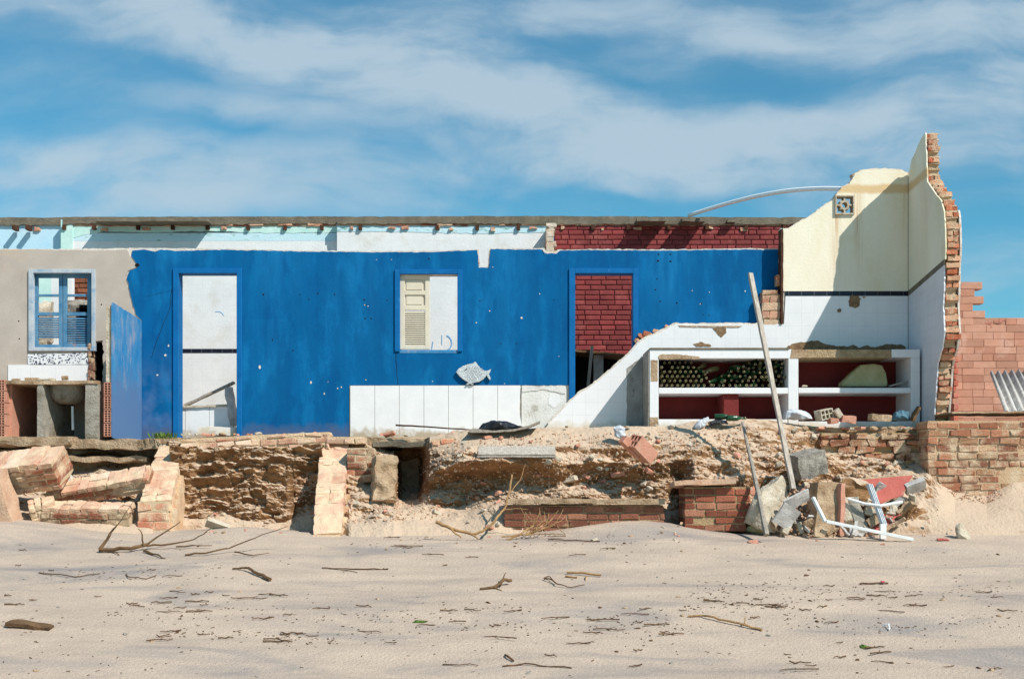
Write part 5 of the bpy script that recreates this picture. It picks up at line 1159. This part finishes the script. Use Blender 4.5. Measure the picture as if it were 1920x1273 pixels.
def tile_slab(label, outl, Y, lean, seed):
    c = P(sum(p[0] for p in outl) / len(outl), max(p[1] for p in outl), Y)
    t = thing('red_tiled_slab', label, 'tiled slab', c); y0 = sum(p[1] for p in outl) / len(outl)
    f = lambda p: P(p[0], p[1], Y + (y0 - p[1]) * lean)
    bm = bmesh.new(); plate(bm, jag(outl, 1.2, 6, seed), 0, 0, f=f, off=(0, .07, -.02)); link('screed', bm, K['slab'], t)
    bm = bmesh.new(); cx = c.x; plate(bm, [(x + (sum(p[0] for p in outl) / len(outl) - x) * .06, y + (y0 - y) * .1) for x, y in outl], 0, 0, f=lambda p: f(p) + Vector((0, -.008, .002)), off=(0, .006, 0)); link('tile_face', bm, K['red_tile'], t)
    return t
tile_slab('large dull red tiled floor slab leaning at the top of the debris heap', [(1612, 897), (1714, 888), (1700, 912), (1694, 930), (1668, 938), (1650, 948)], -2.55, .004, 3)
tile_slab('stepped lower red tiled slab half buried behind the metal channel', [(1688, 952), (1700, 960), (1682, 968), (1668, 982), (1650, 1000), (1618, 1003), (1640, 975), (1662, 960)], -2.75, .004, 4)
board('plaster_shard', 1716, 912, -2.5, (.22, .06, .14), (40, -20, 0), K['fibre'], 'pale grey screed shard beside the large red slab', 'plaster', 6, .006)
def bar(name, label, pts, dims, m_, cat):
    bm = bmesh.new()
    for a, b in zip(pts, pts[1:]):
        A, B = P(*a), P(*b); M_ = Matrix.Translation((A + B) / 2) @ (B - A).to_track_quat('Z', 'Y').to_matrix().to_4x4()
        box(bm, -dims[0] / 2, dims[0] / 2, -dims[1] / 2, dims[1] / 2, -(B - A).length / 2, (B - A).length / 2, M_)
    bmesh.ops.bevel(bm, geom=bm.edges[:], offset=.004, segments=2, affect='EDGES')
    return tag(link(name, bm, m_), label, cat)
bar('bent_profile', 'bent white plastic window frame lying across the debris heap', [(1524, 932, -2.95), (1547, 978, -3.05)], (.045, .03), K['pvc'], 'window frame')
bar('plastic_bar', 'long white plastic bar lying down to the sand at the right', [(1549, 977, -3.06), (1712, 1011, -3.15)], (.04, .035), K['pvc'], 'plastic bar')
ch = thing('metal_channel', 'upright silver metal channel standing in the debris heap', 'metal channel', P(1655, 1008, -3.0))
bm = bmesh.new()
for dx in (-.017, 0, .017):
    A, B = P(1630, 908, -2.85) + Vector((dx, 0, 0)), P(1658, 986, -3.0) + Vector((dx, 0, 0)); M_ = Matrix.Translation((A + B) / 2) @ (B - A).to_track_quat('Z', 'Y').to_matrix().to_4x4()
    box(bm, -.006, .006, -.018 if dx else .004, .018, -(B - A).length / 2, (B - A).length / 2, M_)
link('channel', bm, K['alu'], ch)
bm = bmesh.new(); A, B = P(1656, 982, -3.04), P(1655, 1010, -3.04); M_ = Matrix.Translation((A + B) / 2); box(bm, -.03, .03, -.02, .02, -(A - B).length / 2, (A - B).length / 2, M_); link('foot', bm, K['pvc'], ch)
bm = bmesh.new(); tube(bm, subdiv([P(1590, 935, -2.85), P(1620, 944, -2.9), P(1650, 948, -2.95), P(1692, 941, -2.95)], 4), .016, 8); tag(link('curved_trim', bm, K['pvc']), 'curved white plastic trim strip behind the metal channel', 'plastic strip')
rnd = random.Random(77)
# ------------------------------------------------------------ hollow brick house wall behind, right
hb = thing('hollow_brick_wall', 'stepped pink hollow-brick wall standing behind the ruin at the right', 'wall', P(1870, 790, 1.6))
K['pink'] = mat('pink_clay_block', (1, 1, 1, 1), (.86, .84, .82, 1), 7, .95, .35, 60, col=True, fine=.06, c3=lin(224, 186, 168), s3=2.4, t3=(.56, .78))
YH = 1.6
grout(K['pink'], 20, .0196, 'x', 0, 0, lin(166, 104, 88), .004, .5)
def step_keep(px0, py0, s, tops):
    def k(u, w):
        px = px0 + u * s; py = py0 - w * s
        for x, y in tops:
            if px < x: return py > y
        return py > tops[-1][1]
    return k
sH = F / (YH + CYD)
bm = bmesh.new(); fbr(bm, 1786, 2150, 525, 905, YH, .16, bw=.31, bh=.1, gap=.004, jit=.002, proud=.002, pal=[lin(200, 150, 126), lin(192, 138, 114), lin(208, 158, 134)], mortar=lin(192, 146, 122), seed=81, cham=.003, keep=step_keep(1786, 905, sH, [(1797, 528), (1823, 532), (1838, 562), (1852, 605), (1880, 612), (1888, 604), (2200, 599)]))
link('clay_blocks', bm, K['pink'], hb)
bm = bmesh.new(); fbr(bm, 1788, 1797, 640, 790, YH - .25, .2, bw=.1, bh=.075, gap=.01, jit=.004, pal=[lin(190, 96, 78), lin(200, 110, 88)], mortar=lin(180, 120, 100), seed=82); link('corner_bricks', bm, K['pink'], hb)
bm = bmesh.new()
for i, (px, py, w, h) in enumerate(((1850, 606, 14, 5), (1868, 604, 16, 6), (1880, 600, 18, 5), (1856, 612, 6, 10))): rough_box(bm, TM(P(px, py, YH + .06), (0, 20 * nz(i, 2), 0)), (w / sH, .12, h / sH), .03, .01, 9, i)
cl = bm.loops.layers.float_color.new('Col')
for f in bm.faces:
    for l_ in f.loops: l_[cl] = lin(190, 130, 110)
link('broken_top', bm, K['pink'], hb)
bm = bmesh.new(); n = 60
A0, A1, B0, B1 = P(1856, 700, -.4), P(1935, 694, -.4), P(1888, 772, -1.4), P(1975, 772, -1.4)
A0, A1, B0, B1 = P(1856, 700, .6), P(1945, 694, .6), P(1884, 774, -1.1), P(1990, 774, -1.1)
rows = []
for j in range(2):
    rw_ = []
    for th in (0, .008):
        r_ = []
        for i in range(n + 1):
            t_ = i / n; p = (A0.lerp(A1, t_) if j == 0 else B0.lerp(B1, t_)); p = p + Vector((0, 0, .028 * math.sin(t_ * math.pi * 2 * 7.0) + th)); r_.append(bm.verts.new(p))
        rw_.append(r_)
    rows.append(rw_)
for th in (0, 1):
    for i in range(n):
        q = (rows[0][th][i], rows[0][th][i + 1], rows[1][th][i + 1], rows[1][th][i]); bm.faces.new(q)
for j in (0, 1):
    for i in range(n): bm.faces.new((rows[j][0][i], rows[j][1][i], rows[j][1][i + 1], rows[j][0][i + 1]))
for i in (0, n): bm.faces.new((rows[0][0][i], rows[1][0][i], rows[1][1][i], rows[0][1][i]))
bmesh.ops.recalc_face_normals(bm, faces=bm.faces)
tag(link('corrugated_sheet', bm, K['fibre'], smooth=True), 'grey corrugated roofing sheet leaning on the foundation at the right edge', 'roof sheet')

# things seen low in the two doorways
bb = thing('tiled_trough', 'low broken white tiled trough inside the first doorway', 'trough', P(390, 812, .3))
bm = bmesh.new(); a = P(325, 905, .32); b = P(440, 764, .32); box(bm, a.x, b.x, .32, .42, 1.9, b.z); link('tiled_front', bm, K['tile_big'], bb)
bm = bmesh.new(); rough_box(bm, TM(P(382, 762, .36), (0, -2, 0)), (.72, .14, .03), .05, .006, 8, 2); link('rim', bm, K['stone'], bb)
board('leaning_board', 393, 739, .40, (.74, .1, .03), (0, -25, 0), K['wood'], 'grey board leaning diagonally inside the first doorway', 'board', 3)
board('plaster_slab', 434, 762, .34, (.1, .12, .52), (0, -8, 0), K['fibre'], 'grey broken slab leaning against the right jamb of the first doorway', 'slab', 4, .015)
board('tile_chunk', 408, 808, .12, (.5, .12, .11), (0, 2, 4), K['tile'], 'white tiled chunk on the floor of the first doorway', 'tile', 5, .01)
cb = thing('broken_cupboard', 'collapsed dark cupboard inside the second doorway', 'cupboard', P(1120, 812, 1.2))
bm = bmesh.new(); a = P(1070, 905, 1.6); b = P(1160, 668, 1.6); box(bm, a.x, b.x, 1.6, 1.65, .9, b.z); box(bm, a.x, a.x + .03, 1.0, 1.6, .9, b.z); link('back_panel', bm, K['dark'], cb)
bm = bmesh.new(); rough_box(bm, TM(P(1115, 665, 1.3), (0, 5, 0)), (.85, .6, .03), .08, .006, 8, 2); link('top_board', bm, K['drift'], cb)
bm = bmesh.new(); rough_box(bm, TM(P(1106, 690, .95), (0, 6, 0)), (.045, .04, .62), .08, .003, 8, 2); link('post', bm, K['wood'], cb)
bm = bmesh.new(); rough_box(bm, TM(P(1122, 690, 1.2), (0, 0, 0)), (.14, .03, .4), .08, .003, 8, 2); link('panel', bm, K['fibre'], cb)

# ------------------------------------------------------------ branches, sticks, litter
def branch(name, label, stems, m_, cat='branch', group=None, kink=.008):
    bm = bmesh.new()
    for pts, r0, r1 in stems: tube(bm, subdiv(pts, 4, .012), [r0, r1], 6, kink=kink * .4)
    return tag(link(name, bm, m_), label, cat, group)
def g(px, py, h=0): p = G(px, py); p.z += h; return p
branch('driftwood_branch', 'large forked dead branch lying on the sand below the first doorway', [
    ([g(187, 1036, .03), g(205, 1036, .03), g(245, 1035, .04), g(275, 1030, .05)], .024, .018), ([g(187, 1036, .03), g(200, 1034, .12), g(207, 1034, .19), g(219, 1034, .26)], .02, .007),
    ([g(219, 1034, .26), g(250, 1034, .50)], .005, .002), ([g(275, 1031, .05), g(300, 1030, .14), g(338, 1030, .28)], .012, .004), ([g(268, 1032, .06), g(266, 1032, .16), g(259, 1032, .22)], .010, .004),
    ([g(275, 1031, .04), g(330, 1029, .06), g(365, 1026, .08), g(397, 1026, .2)], .012, .004), ([g(330, 1030, .03), g(360, 1028, .03), g(398, 1028, .03)], .009, .004),
    ([g(270, 1036, .02), g(290, 1042, .02), g(310, 1048, .01)], .014, .005), ([g(192, 1032, .02), g(210, 1036, .02), g(224, 1042, .01)], .008, .004)], K['drift'])
branch('driftwood_branch', 'thin pale dead branch lying right of the large forked one', [
    ([g(347, 1042, .01), g(385, 1042, .03), g(430, 1037, .05), g(470, 1037, .14), g(500, 1034, .18), g(538, 1036, .26)], .011, .003), ([g(440, 1040, .03), g(475, 1045, .02), g(505, 1040, .02)], .008, .003)], K['drift'])
branch('driftwood_branch', 'curved bare branch lying under the bank left of the low brick wall', [
    ([P(818, 978, -3.0), P(845, 990, -3.05), P(885, 1002, -3.05), P(905, 996, -3.05), P(930, 975, -3.0), P(945, 955, -2.9), P(955, 925, -2.8), P(960, 890, -2.7)], .02, .009), ([P(845, 990, -3.05), P(865, 1008, -3.1)], .013, .006), ([P(885, 1002, -3.05), P(898, 1011, -3.15)], .012, .005),
    ([P(955, 925, -2.8), P(975, 900, -2.75), P(985, 870, -2.7)], .007, .003), ([P(945, 955, -2.9), P(990, 955, -2.9)], .006, .003)], K['drift_pale'])
branch('dry_bush', 'tangle of thin dry twigs in front of the low brick wall', [
    ([P(950 + 0, 1012, -3.1), P(975, 1003, -3.1), P(1000, 985, -3.0), P(1010 + 3, 955 + 3, -3.0)], .013, .005)] +
    [([P(985 + 6 * nz(i, 1), 1004, -3.1), P(995 + i * 5, 985 - 5 * (i % 3), -3.0 - .03 * (i % 4)), P(975 + i * 9, 950 + 12 * nz(i * .7, 4) + (i % 4) * 7, -2.95)], .006, .002) for i in range(11)] + [([P(940, 1006, -3.1), P(1010, 1000, -3.1), P(1060, 1001, -3.15), P(1045, 985, -3.1)], .009, .003)], K['drift_pale'], 'bush')
branch('driftwood_stick', 'stout dark stick with a frayed left end on the open sand', [([g(436, 1068, .01), g(462, 1070, .03), g(478, 1078, .03), g(507, 1090, .02)], .009, .017)], K['drift'], 'stick')
branch('bark_piece', 'shaggy brown bark strip on the sand near the picture centre', [([g(900, 1106, .01), g(925, 1104, .02), g(945, 1099, .05), g(958, 1096, .04)], .012, .016), ([g(938, 1102, .02), g(948, 1092, .09)], .01, .004), ([g(925, 1104, .02), g(942, 1108, 0)], .008, .003)], K['drift'], 'bark')
branch('looped_twig', 'thin twig curled in a loop on the sand right of the bark strip', [([g(1020, 1088, .02), g(1034, 1092, .03), g(1045, 1100, .02), g(1070, 1104, .01), g(1096, 1100, .02)], .007, .004), ([g(1020, 1088, .02), g(1028, 1086, .03), g(1042, 1096, .02)], .006, .004)], K['twig'], 'twig')
branch('bark_strip', 'straight light brown bark strip above the looped twig', [([g(1063, 1077, .02), g(1090, 1079, .03), g(1127, 1082, .02)], .012, .011), ([g(1060, 1082, .01), g(1082, 1084, .01)], .01, .008), ([g(1100, 1082, .01), g(1098, 1089, .0)], .006, .004)], K['drift_pale'], 'bark')
branch('driftwood_stick', 'long thin straight stick lying at a slant on the sand, lower right', [([g(1290, 1157, .01), g(1316, 1157, .02), g(1360, 1168, .02), g(1395, 1176, .02), g(1429, 1183, .01)], .008, .010), ([g(1396, 1177, .02), g(1398, 1170, .06)], .006, .004)], K['drift_pale'], 'stick')
branch('driftwood_stick', 'long thin stick lying flat near the bottom edge of the sand', [([g(942, 1250, .005), g(985, 1247, .012), g(1010, 1249, .012), g(1072, 1253, .005)], .006, .005)], K['twig'], 'stick')
branch('driftwood_stick', 'short dark stick just above the long thin one at the bottom', [([g(947, 1230, .01), g(963, 1241, .01)], .008, .007)], K['twig'], 'stick')
branch('driftwood_stick', 'thin dark stick lying along the sand below the window', [([g(604, 1066, .01), g(640, 1069, .015), g(680, 1068, .01), g(728, 1068, .01)], .006, .007), ([g(640, 1070, .01), g(670, 1074, .005)], .004, .003)], K['twig'], 'stick')
branch('driftwood_stick', 'long bleached thin stick lying in the sand below the debris edge, centre', [([g(1028, 1014, .015), g(1060, 1015, .015), g(1125, 1016, .01)], .007, .006)], K['twig'], 'stick')
branch('curved_twig', 'wavy twig lying on the sand at the left', [([g(73, 1075, .01), g(110, 1080, .015), g(140, 1083, .01), g(162, 1080, .01), g(188, 1077, .01)], .006, .004)], K['twig'], 'twig')
branch('curved_twig', 'bowed twig right of the wavy one at the left', [([g(237, 1077, .01), g(242, 1085, .015), g(272, 1087, .01), g(293, 1080, .01)], .005, .004)], K['twig'], 'twig')
branch('driftwood_stick', 'dark stick with a pink tag at its end on the sand, right', [([g(1612, 1096, .01), g(1635, 1096, .015), g(1665, 1095, .01)], .008, .007)], K['twig'], 'stick')
board('pink_scrap', 1656, 1096, -4.9, (.03, .03, .02), (0, 0, 0), mat('pink_plastic', lin(230, 70, 120), None, 4, .5, 0), 'tiny pink plastic scrap at the end of a dark stick', 'plastic scrap', 3, .002, .02).location = g(1655, 1095, .01)
bm = bmesh.new(); rough_box(bm, TM(g(56, 1176, .015), (8, 8, -10)), (.36, .10, .04), .04, .02, 6, 6); tag(link('driftwood_log', bm, K['drift']), 'flat brown piece of driftwood half sunk in the sand, lower left', 'driftwood')
branch('white_strip', 'small curved white plastic strip on the sand at the lower right', [([g(1657, 1175, .01), g(1665, 1177, .03), g(1668, 1183, .01)], .006, .005)], K['pvc'], 'plastic strip')
bm = bmesh.new(); rock(bm, TM(g(1412, 1018, .01)), (.06, .05, .03), 3); tag(link('brick_shard', bm, K['hollow']), 'small red brick shard on the sand below the pole', 'brick shard')
bm = bmesh.new(); rock(bm, TM(g(1768, 1013, .01)), (.09, .05, .02), 5); tag(link('brick_shard', bm, K['red_tile']), 'flat red tile shard left of the upright pointed stone', 'tile shard')
sheet('leaf_litter', [(1612, 1214), (1620, 1208), (1636, 1212), (1632, 1217)], g(1625, 1213).y, K['moss'], 'small green seaweed tuft at the lower right of the sand', 'seaweed', .02, seed=4, depth=.03)
sheet('green_leaf', [(772, 1166), (782, 1162), (802, 1164), (795, 1168), (780, 1169)], g(785, 1166).y, K['moss'], 'small green leaf curled on the sand, bottom centre', 'leaf', .008, seed=5, depth=.02)
# scattered sticks: one mesh each kind, many individuals
def stick_mesh(name, seed, L, r_):
    rd = random.Random(seed); bm = bmesh.new(); pts = [Vector((-L / 2 + L * i / 4, rd.uniform(-.1, .1) * L, .006 + rd.uniform(0, .012))) for i in range(5)]
    tube(bm, pts, [r_, r_ * .6], 5)
    if seed % 2: tube(bm, [pts[2], pts[2] + Vector((L * .2, L * .16, .01))], [r_ * .6, r_ * .35], 5)
    me = bpy.data.meshes.new(name); bm.normal_update(); bm.to_mesh(me); bm.free(); me.materials.append(K['twig' if seed % 3 else 'drift']); return me
STK = [stick_mesh('stick', i, .10 + .03 * i, .0045 + .0006 * (i % 4)) for i in range(6)]
PEB = []
for i in range(4):
    bm = bmesh.new(); rock(bm, Matrix.Identity(4), (.022 + .005 * i, .018, .014), i + 90, sub=2); me = bpy.data.meshes.new('pebble'); bm.to_mesh(me); bm.free(); me.materials.append(K[('drift', 'slab', 'grey_stone', 'twig')[i]]); PEB.append(me)
rnd = random.Random(2024)
zones = [((600, 1300), (1135, 1190), 34), ((1300, 1500), (1125, 1145), 16), ((1500, 1900), (1095, 1150), 26), ((200, 560), (1110, 1165), 26), ((270, 640), (1185, 1205), 18), ((0, 400), (1010, 1150), 22), ((640, 1290), (1004, 1050), 16), ((1320, 1900), (1150, 1260), 22), ((640, 1300), (1190, 1270), 12)]
ZN = ['in the drift line below the picture centre', 'in the drift line right of the centre', 'in the long drift line at the right', 'in the drift line at the left', 'in the lowest drift line at the left', 'on the upper left of the beach', 'along the foot of the bank in the middle', 'on the lower right of the beach', 'on the lowest middle part of the beach']
for zi, ((xa, xb), (ya, yb), n_) in enumerate(zones):
    for k in range(int(n_ * .62)):
        p = g(rnd.uniform(xa, xb), rnd.uniform(ya, yb)); me = rnd.choice(STK); o = bpy.data.objects.new('stick', me); COL.objects.link(o)
        o.location = p; s_ = rnd.uniform(.45, 1.15); o.scale = (s_, s_, 1); o.rotation_euler = (0, 0, rnd.uniform(-.6, .6) + (math.pi if rnd.random() < .5 else 0))
        tag(o, 'small dark stick washed up ' + ZN[zi], 'stick', 'small sticks ' + ZN[zi])
for k in range(46):
    p = g(rnd.uniform(20, 1900), rnd.uniform(1015, 1262)); o = bpy.data.objects.new('pebble', rnd.choice(PEB)); COL.objects.link(o); o.location = p; o.rotation_euler = (0, 0, rnd.uniform(0, 6))
    q_ = (o.location.x * F / (o.location.y + CYD) + 960) / 384; rg = ('far left', 'left of centre', 'centre', 'right of centre', 'far right')[max(0, min(4, int(q_)))] + (' near the bank' if o.location.y > -5 else ' in the foreground'); tag(o, 'small dark pebble on the open sand, ' + rg, 'pebble', 'small pebbles, ' + rg)
# fine plant crumbs nobody could count, in the drift lines
bm = bmesh.new()
for k in range(1100):
    if rnd.random() < .7:
        q = rnd.choice(((200, 620, 1150, 10), (300, 640, 1197, 6), (640, 1300, 1180, 9), (620, 1250, 1148, 7), (1290, 1560, 1112, 10), (1500, 1900, 1105, 12), (1450, 1900, 1168, 9), (640, 1290, 1010, 10), (1280, 1500, 1140, 8), (80, 420, 1075, 12)))
        px = rnd.uniform(q[0], q[1]); py = q[2] + rnd.gauss(0, q[3]) + 8 * math.sin(px * .012)
    else: px, py = rnd.uniform(-20, 1940), rnd.uniform(1008, 1272)
    p = g(px, min(py, 1290), .002); L = rnd.uniform(.006, .04) * rnd.uniform(.5, 1); a = rnd.gauss(0, .9); w = rnd.uniform(.0012, .0035)
    box(bm, -L / 2, L / 2, -w, w, 0, w * 1.5, Matrix.Translation(p) @ Matrix.Rotation(a, 4, 'Z') @ Matrix.Rotation(rnd.uniform(-.3, .3), 4, 'Y'))
o = link('plant_litter', bm, K['twig']); o['kind'] = 'stuff'; 
tag(o, 'fine plant crumbs strewn in drift lines across the sand', 'litter')

# rubble stones lodged in the bank: individuals from a few shapes
RB = []
for i in range(7):
    bm = bmesh.new()
    if i < 3: rough_box(bm, Matrix.Identity(4), (.16, .10, .06), .025, .012, 12, i)
    else: rock(bm, Matrix.Identity(4), (.07, .06, .05), i + 40, sub=2)
    me = bpy.data.meshes.new('rubble_stone'); bm.normal_update(); bm.to_mesh(me); bm.free()
    me.materials.append(K[('hollow', 'stone', 'hollow', 'stone', 'stone', 'slab', 'hollow')[i]]); RB.append((me, ('orange brick', 'pale mortar', 'orange brick', 'pale plaster', 'pale plaster', 'brown mortar', 'orange brick')[i]))
rnd = random.Random(99); cnt = 0
while cnt < 170:
    p, px, t_ = rnd.choice(BANK)
    if px < 655 and rnd.random() < .6: continue
    if 740 < px < 800 or (px > 1735): continue
    if px > 1740 and t_ < .5: continue
    me, kd = rnd.choice(RB); o = bpy.data.objects.new('rubble_stone', me); COL.objects.link(o); o.location = p + Vector((0, -.01, .01)); s_ = rnd.choice((.35, .5, .5, .7, .9)) * rnd.uniform(.8, 1.2) * (.75 if px < 1000 else 1)
    o.scale = (s_, s_, s_); o.rotation_euler = (rnd.uniform(-.6, .6), rnd.uniform(-.6, .6), rnd.uniform(0, 6))
    rg = [t for lim, t in ((745, 'beside the narrow buttress'), (900, 'right of the dark hollow'), (1060, 'around the fallen board'), (1260, 'above the low brick wall'), (1440, 'around the brick stub'), (1600, 'beside the granite block'), (9999, 'under the right shelf bays')) if px < lim][0]; lv = 'high' if t_ < .38 else 'midway' if t_ < .66 else 'low'; tag(o, kd + ' lump lodged ' + lv + ' in the earth bank ' + rg, 'rubble', kd + ' lumps ' + lv + ' in the bank ' + rg); cnt += 1
rnd = random.Random(55)
for k in range(60):      # rubble along the top of the bank and slab
    px = rnd.choice((rnd.uniform(700, 1010), rnd.uniform(1020, 1500), rnd.uniform(1500, 1740), rnd.uniform(340, 600)))
    Y = -1.35 - rnd.uniform(0, .25); py = {0: 806, 1: 800, 2: 803}[0 if px < 1010 else 1 if px < 1500 else 2] if px > 650 else 815
    me, kd = rnd.choice(RB); o = bpy.data.objects.new('rubble_stone', me); COL.objects.link(o); o.location = P(px, py, Y)
    if px < 1010: o.location = (P(px, 0, -1.15).x, rnd.uniform(-1.05, -.7), P(0, 820, -1.1).z + .045)
    s_ = rnd.uniform(.35, .9); o.scale = (s_, s_, s_ * .7); o.rotation_euler = (rnd.uniform(-.3, .3), rnd.uniform(-.3, .3), rnd.uniform(0, 6))
    rg = 'between the buttresses' if px < 610 else 'below the white dado' if px < 1010 else 'below the left shelf bays' if px < 1500 else 'below the right shelf bays'; tag(o, kd + ' lump lying on the top edge of the bank ' + rg, 'rubble', kd + ' lumps on the bank edge ' + rg)
bm = bmesh.new(); rnd = random.Random(8)
for k in range(5000):
    p, px, t_ = rnd.choice(BANK)
    if (px < 650 and t_ > .8) or t_ > .86 or (px > 1700 and t_ > .45): continue
    s_ = rnd.uniform(.006, .022); M_ = Matrix.Translation(p + Vector((0, -.004, .004))) @ Euler((rnd.uniform(0, 6), rnd.uniform(0, 6), rnd.uniform(0, 6))).to_matrix().to_4x4()
    vs = [bm.verts.new(M_ @ (Vector(c) * s_)) for c in ((1, 0, 0), (-.7, .8, 0), (-.5, -.9, .1), (0, .1, 1.1), (0, 0, -.8))]
    for f in ((0, 1, 3), (1, 2, 3), (2, 0, 3), (1, 0, 4), (2, 1, 4), (0, 2, 4)): bm.faces.new([vs[i] for i in f])
for k in range(420):
    px = rnd.gauss(1570, 75); py = rnd.uniform(900 + abs(px - 1570) * .2, 1006); p = P(px, py, -2.40 - .50 * (py - 890) / 115); s_ = rnd.uniform(.006, .03) * rnd.uniform(.5, 1); M_ = Matrix.Translation(p) @ Euler((rnd.uniform(0, 6), rnd.uniform(0, 6), rnd.uniform(0, 6))).to_matrix().to_4x4()
    vs = [bm.verts.new(M_ @ (Vector(c) * s_)) for c in ((1, 0, 0), (-.7, .8, 0), (-.5, -.9, .1), (0, .1, 1.1), (0, 0, -.8))]
    for f in ((0, 1, 3), (1, 2, 3), (2, 0, 3), (1, 0, 4), (2, 1, 4), (0, 2, 4)): bm.faces.new([vs[i] for i in f])
o = link('crumbled_mortar', bm, K['skin']); o['kind'] = 'stuff'; tag(o, 'fine crumbled mortar strewn over the earth bank', 'gravel')
rnd = random.Random(66)
for k in range(54):
    px = rnd.choice((rnd.uniform(655, 930), rnd.uniform(1000, 1290), rnd.uniform(345, 590), rnd.uniform(1400, 1760))); p = G(px, rnd.uniform(988, 1022) if px > 600 else rnd.uniform(985, 1000))
    me, kd = rnd.choice(RB[1:]); o = bpy.data.objects.new('rubble_stone', me); COL.objects.link(o); o.location = p; s_ = rnd.uniform(.18, .5); o.scale = (s_, s_, s_ * .8); o.rotation_euler = (rnd.uniform(-.4, .4), rnd.uniform(-.4, .4), rnd.uniform(0, 6))
    rg = 'between the buttresses' if px < 610 else 'below the dark hollow' if px < 935 else 'before the low brick wall' if px < 1300 else 'before the debris heap'
    tag(o, 'small ' + kd + ' lump fallen on the sand ' + rg, 'rubble', 'small ' + kd + ' lumps on the sand ' + rg)
# weed on the slab
bm = bmesh.new(); rnd = random.Random(4)
for k in range(110):
    b = P(rnd.gauss(305, 11), 822, -1.3 + rnd.uniform(-.08, .08)); h = rnd.uniform(.03, .10); d = Vector((rnd.uniform(-.6, .6), rnd.uniform(-.5, .4), 1)).normalized()
    side = Vector((rnd.uniform(-1, 1), rnd.uniform(-1, 1), 0)).normalized() * .006; tip = b + d * h
    m0 = b.lerp(tip, .6) + side * 1.4; m1 = b.lerp(tip, .6) - side * 1.4
    vs = [bm.verts.new(q) for q in (b + side * .5, m0, tip, m1, b - side * .5)]; bm.faces.new(vs)
tag(link('weed', bm, K['moss']), 'small green weed growing on the slab edge beside the wide buttress', 'plant')
# fish ornament on the blue wall
fi = thing('fish_ornament', 'pale carved fish ornament fixed low on the blue wall', 'fish ornament', P(888, 722, -.04))
bm = bmesh.new()
body = [(855, 697.5), (860, 691), (868, 686), (877, 683), (887, 681), (890, 678), (892, 678.5), (896, 684), (902, 691), (909, 695), (914, 695), (918, 693), (921, 691.5), (919, 697), (916.5, 701), (919.5, 708), (920, 712), (917, 711.5), (914, 707), (912, 704), (906, 711), (898, 716), (890, 717.5), (885, 718), (888, 721), (884, 721.5), (881, 719.5), (877, 721.8), (873.5, 721), (878, 717), (872, 714), (865, 709), (859, 703)]
plate(bm, body, -.045, .032); bmesh.ops.bevel(bm, geom=[e for e in bm.edges if all(v_.co.y < -.04 for v_ in e.verts) and len(e.link_faces) == 2 and abs(e.link_faces[0].normal.dot(e.link_faces[1].normal)) < .5], offset=.006, segments=2, affect='EDGES')
link('body', bm, K['fish'], fi)
bm = bmesh.new()
for r_ in range(7):
    for c in range(6):
        px = 877 + c * 5 + (2.5 if r_ % 2 else 0); py = 690 + r_ * 3.9 - c * .3
        if not (862 + 0 < px < 909 and 686 + abs(px - 885) * .2 < py < 715 - abs(px - 885) * .25): continue
        p = P(px, py, -.045); tube(bm, [p + Vector((.016 * math.cos(a), -.002, .012 * math.sin(a))) for a in (1.6, 2.3, 3.14, 4.0, 4.7)], .0032, 4)
link('scales', bm, K['fish'], fi)
bm = bmesh.new(); plate(bm, [(871, 694), (875, 691), (875.5, 692), (872, 695.5)], -.048, .004); link('eye', bm, K['dark'], fi)
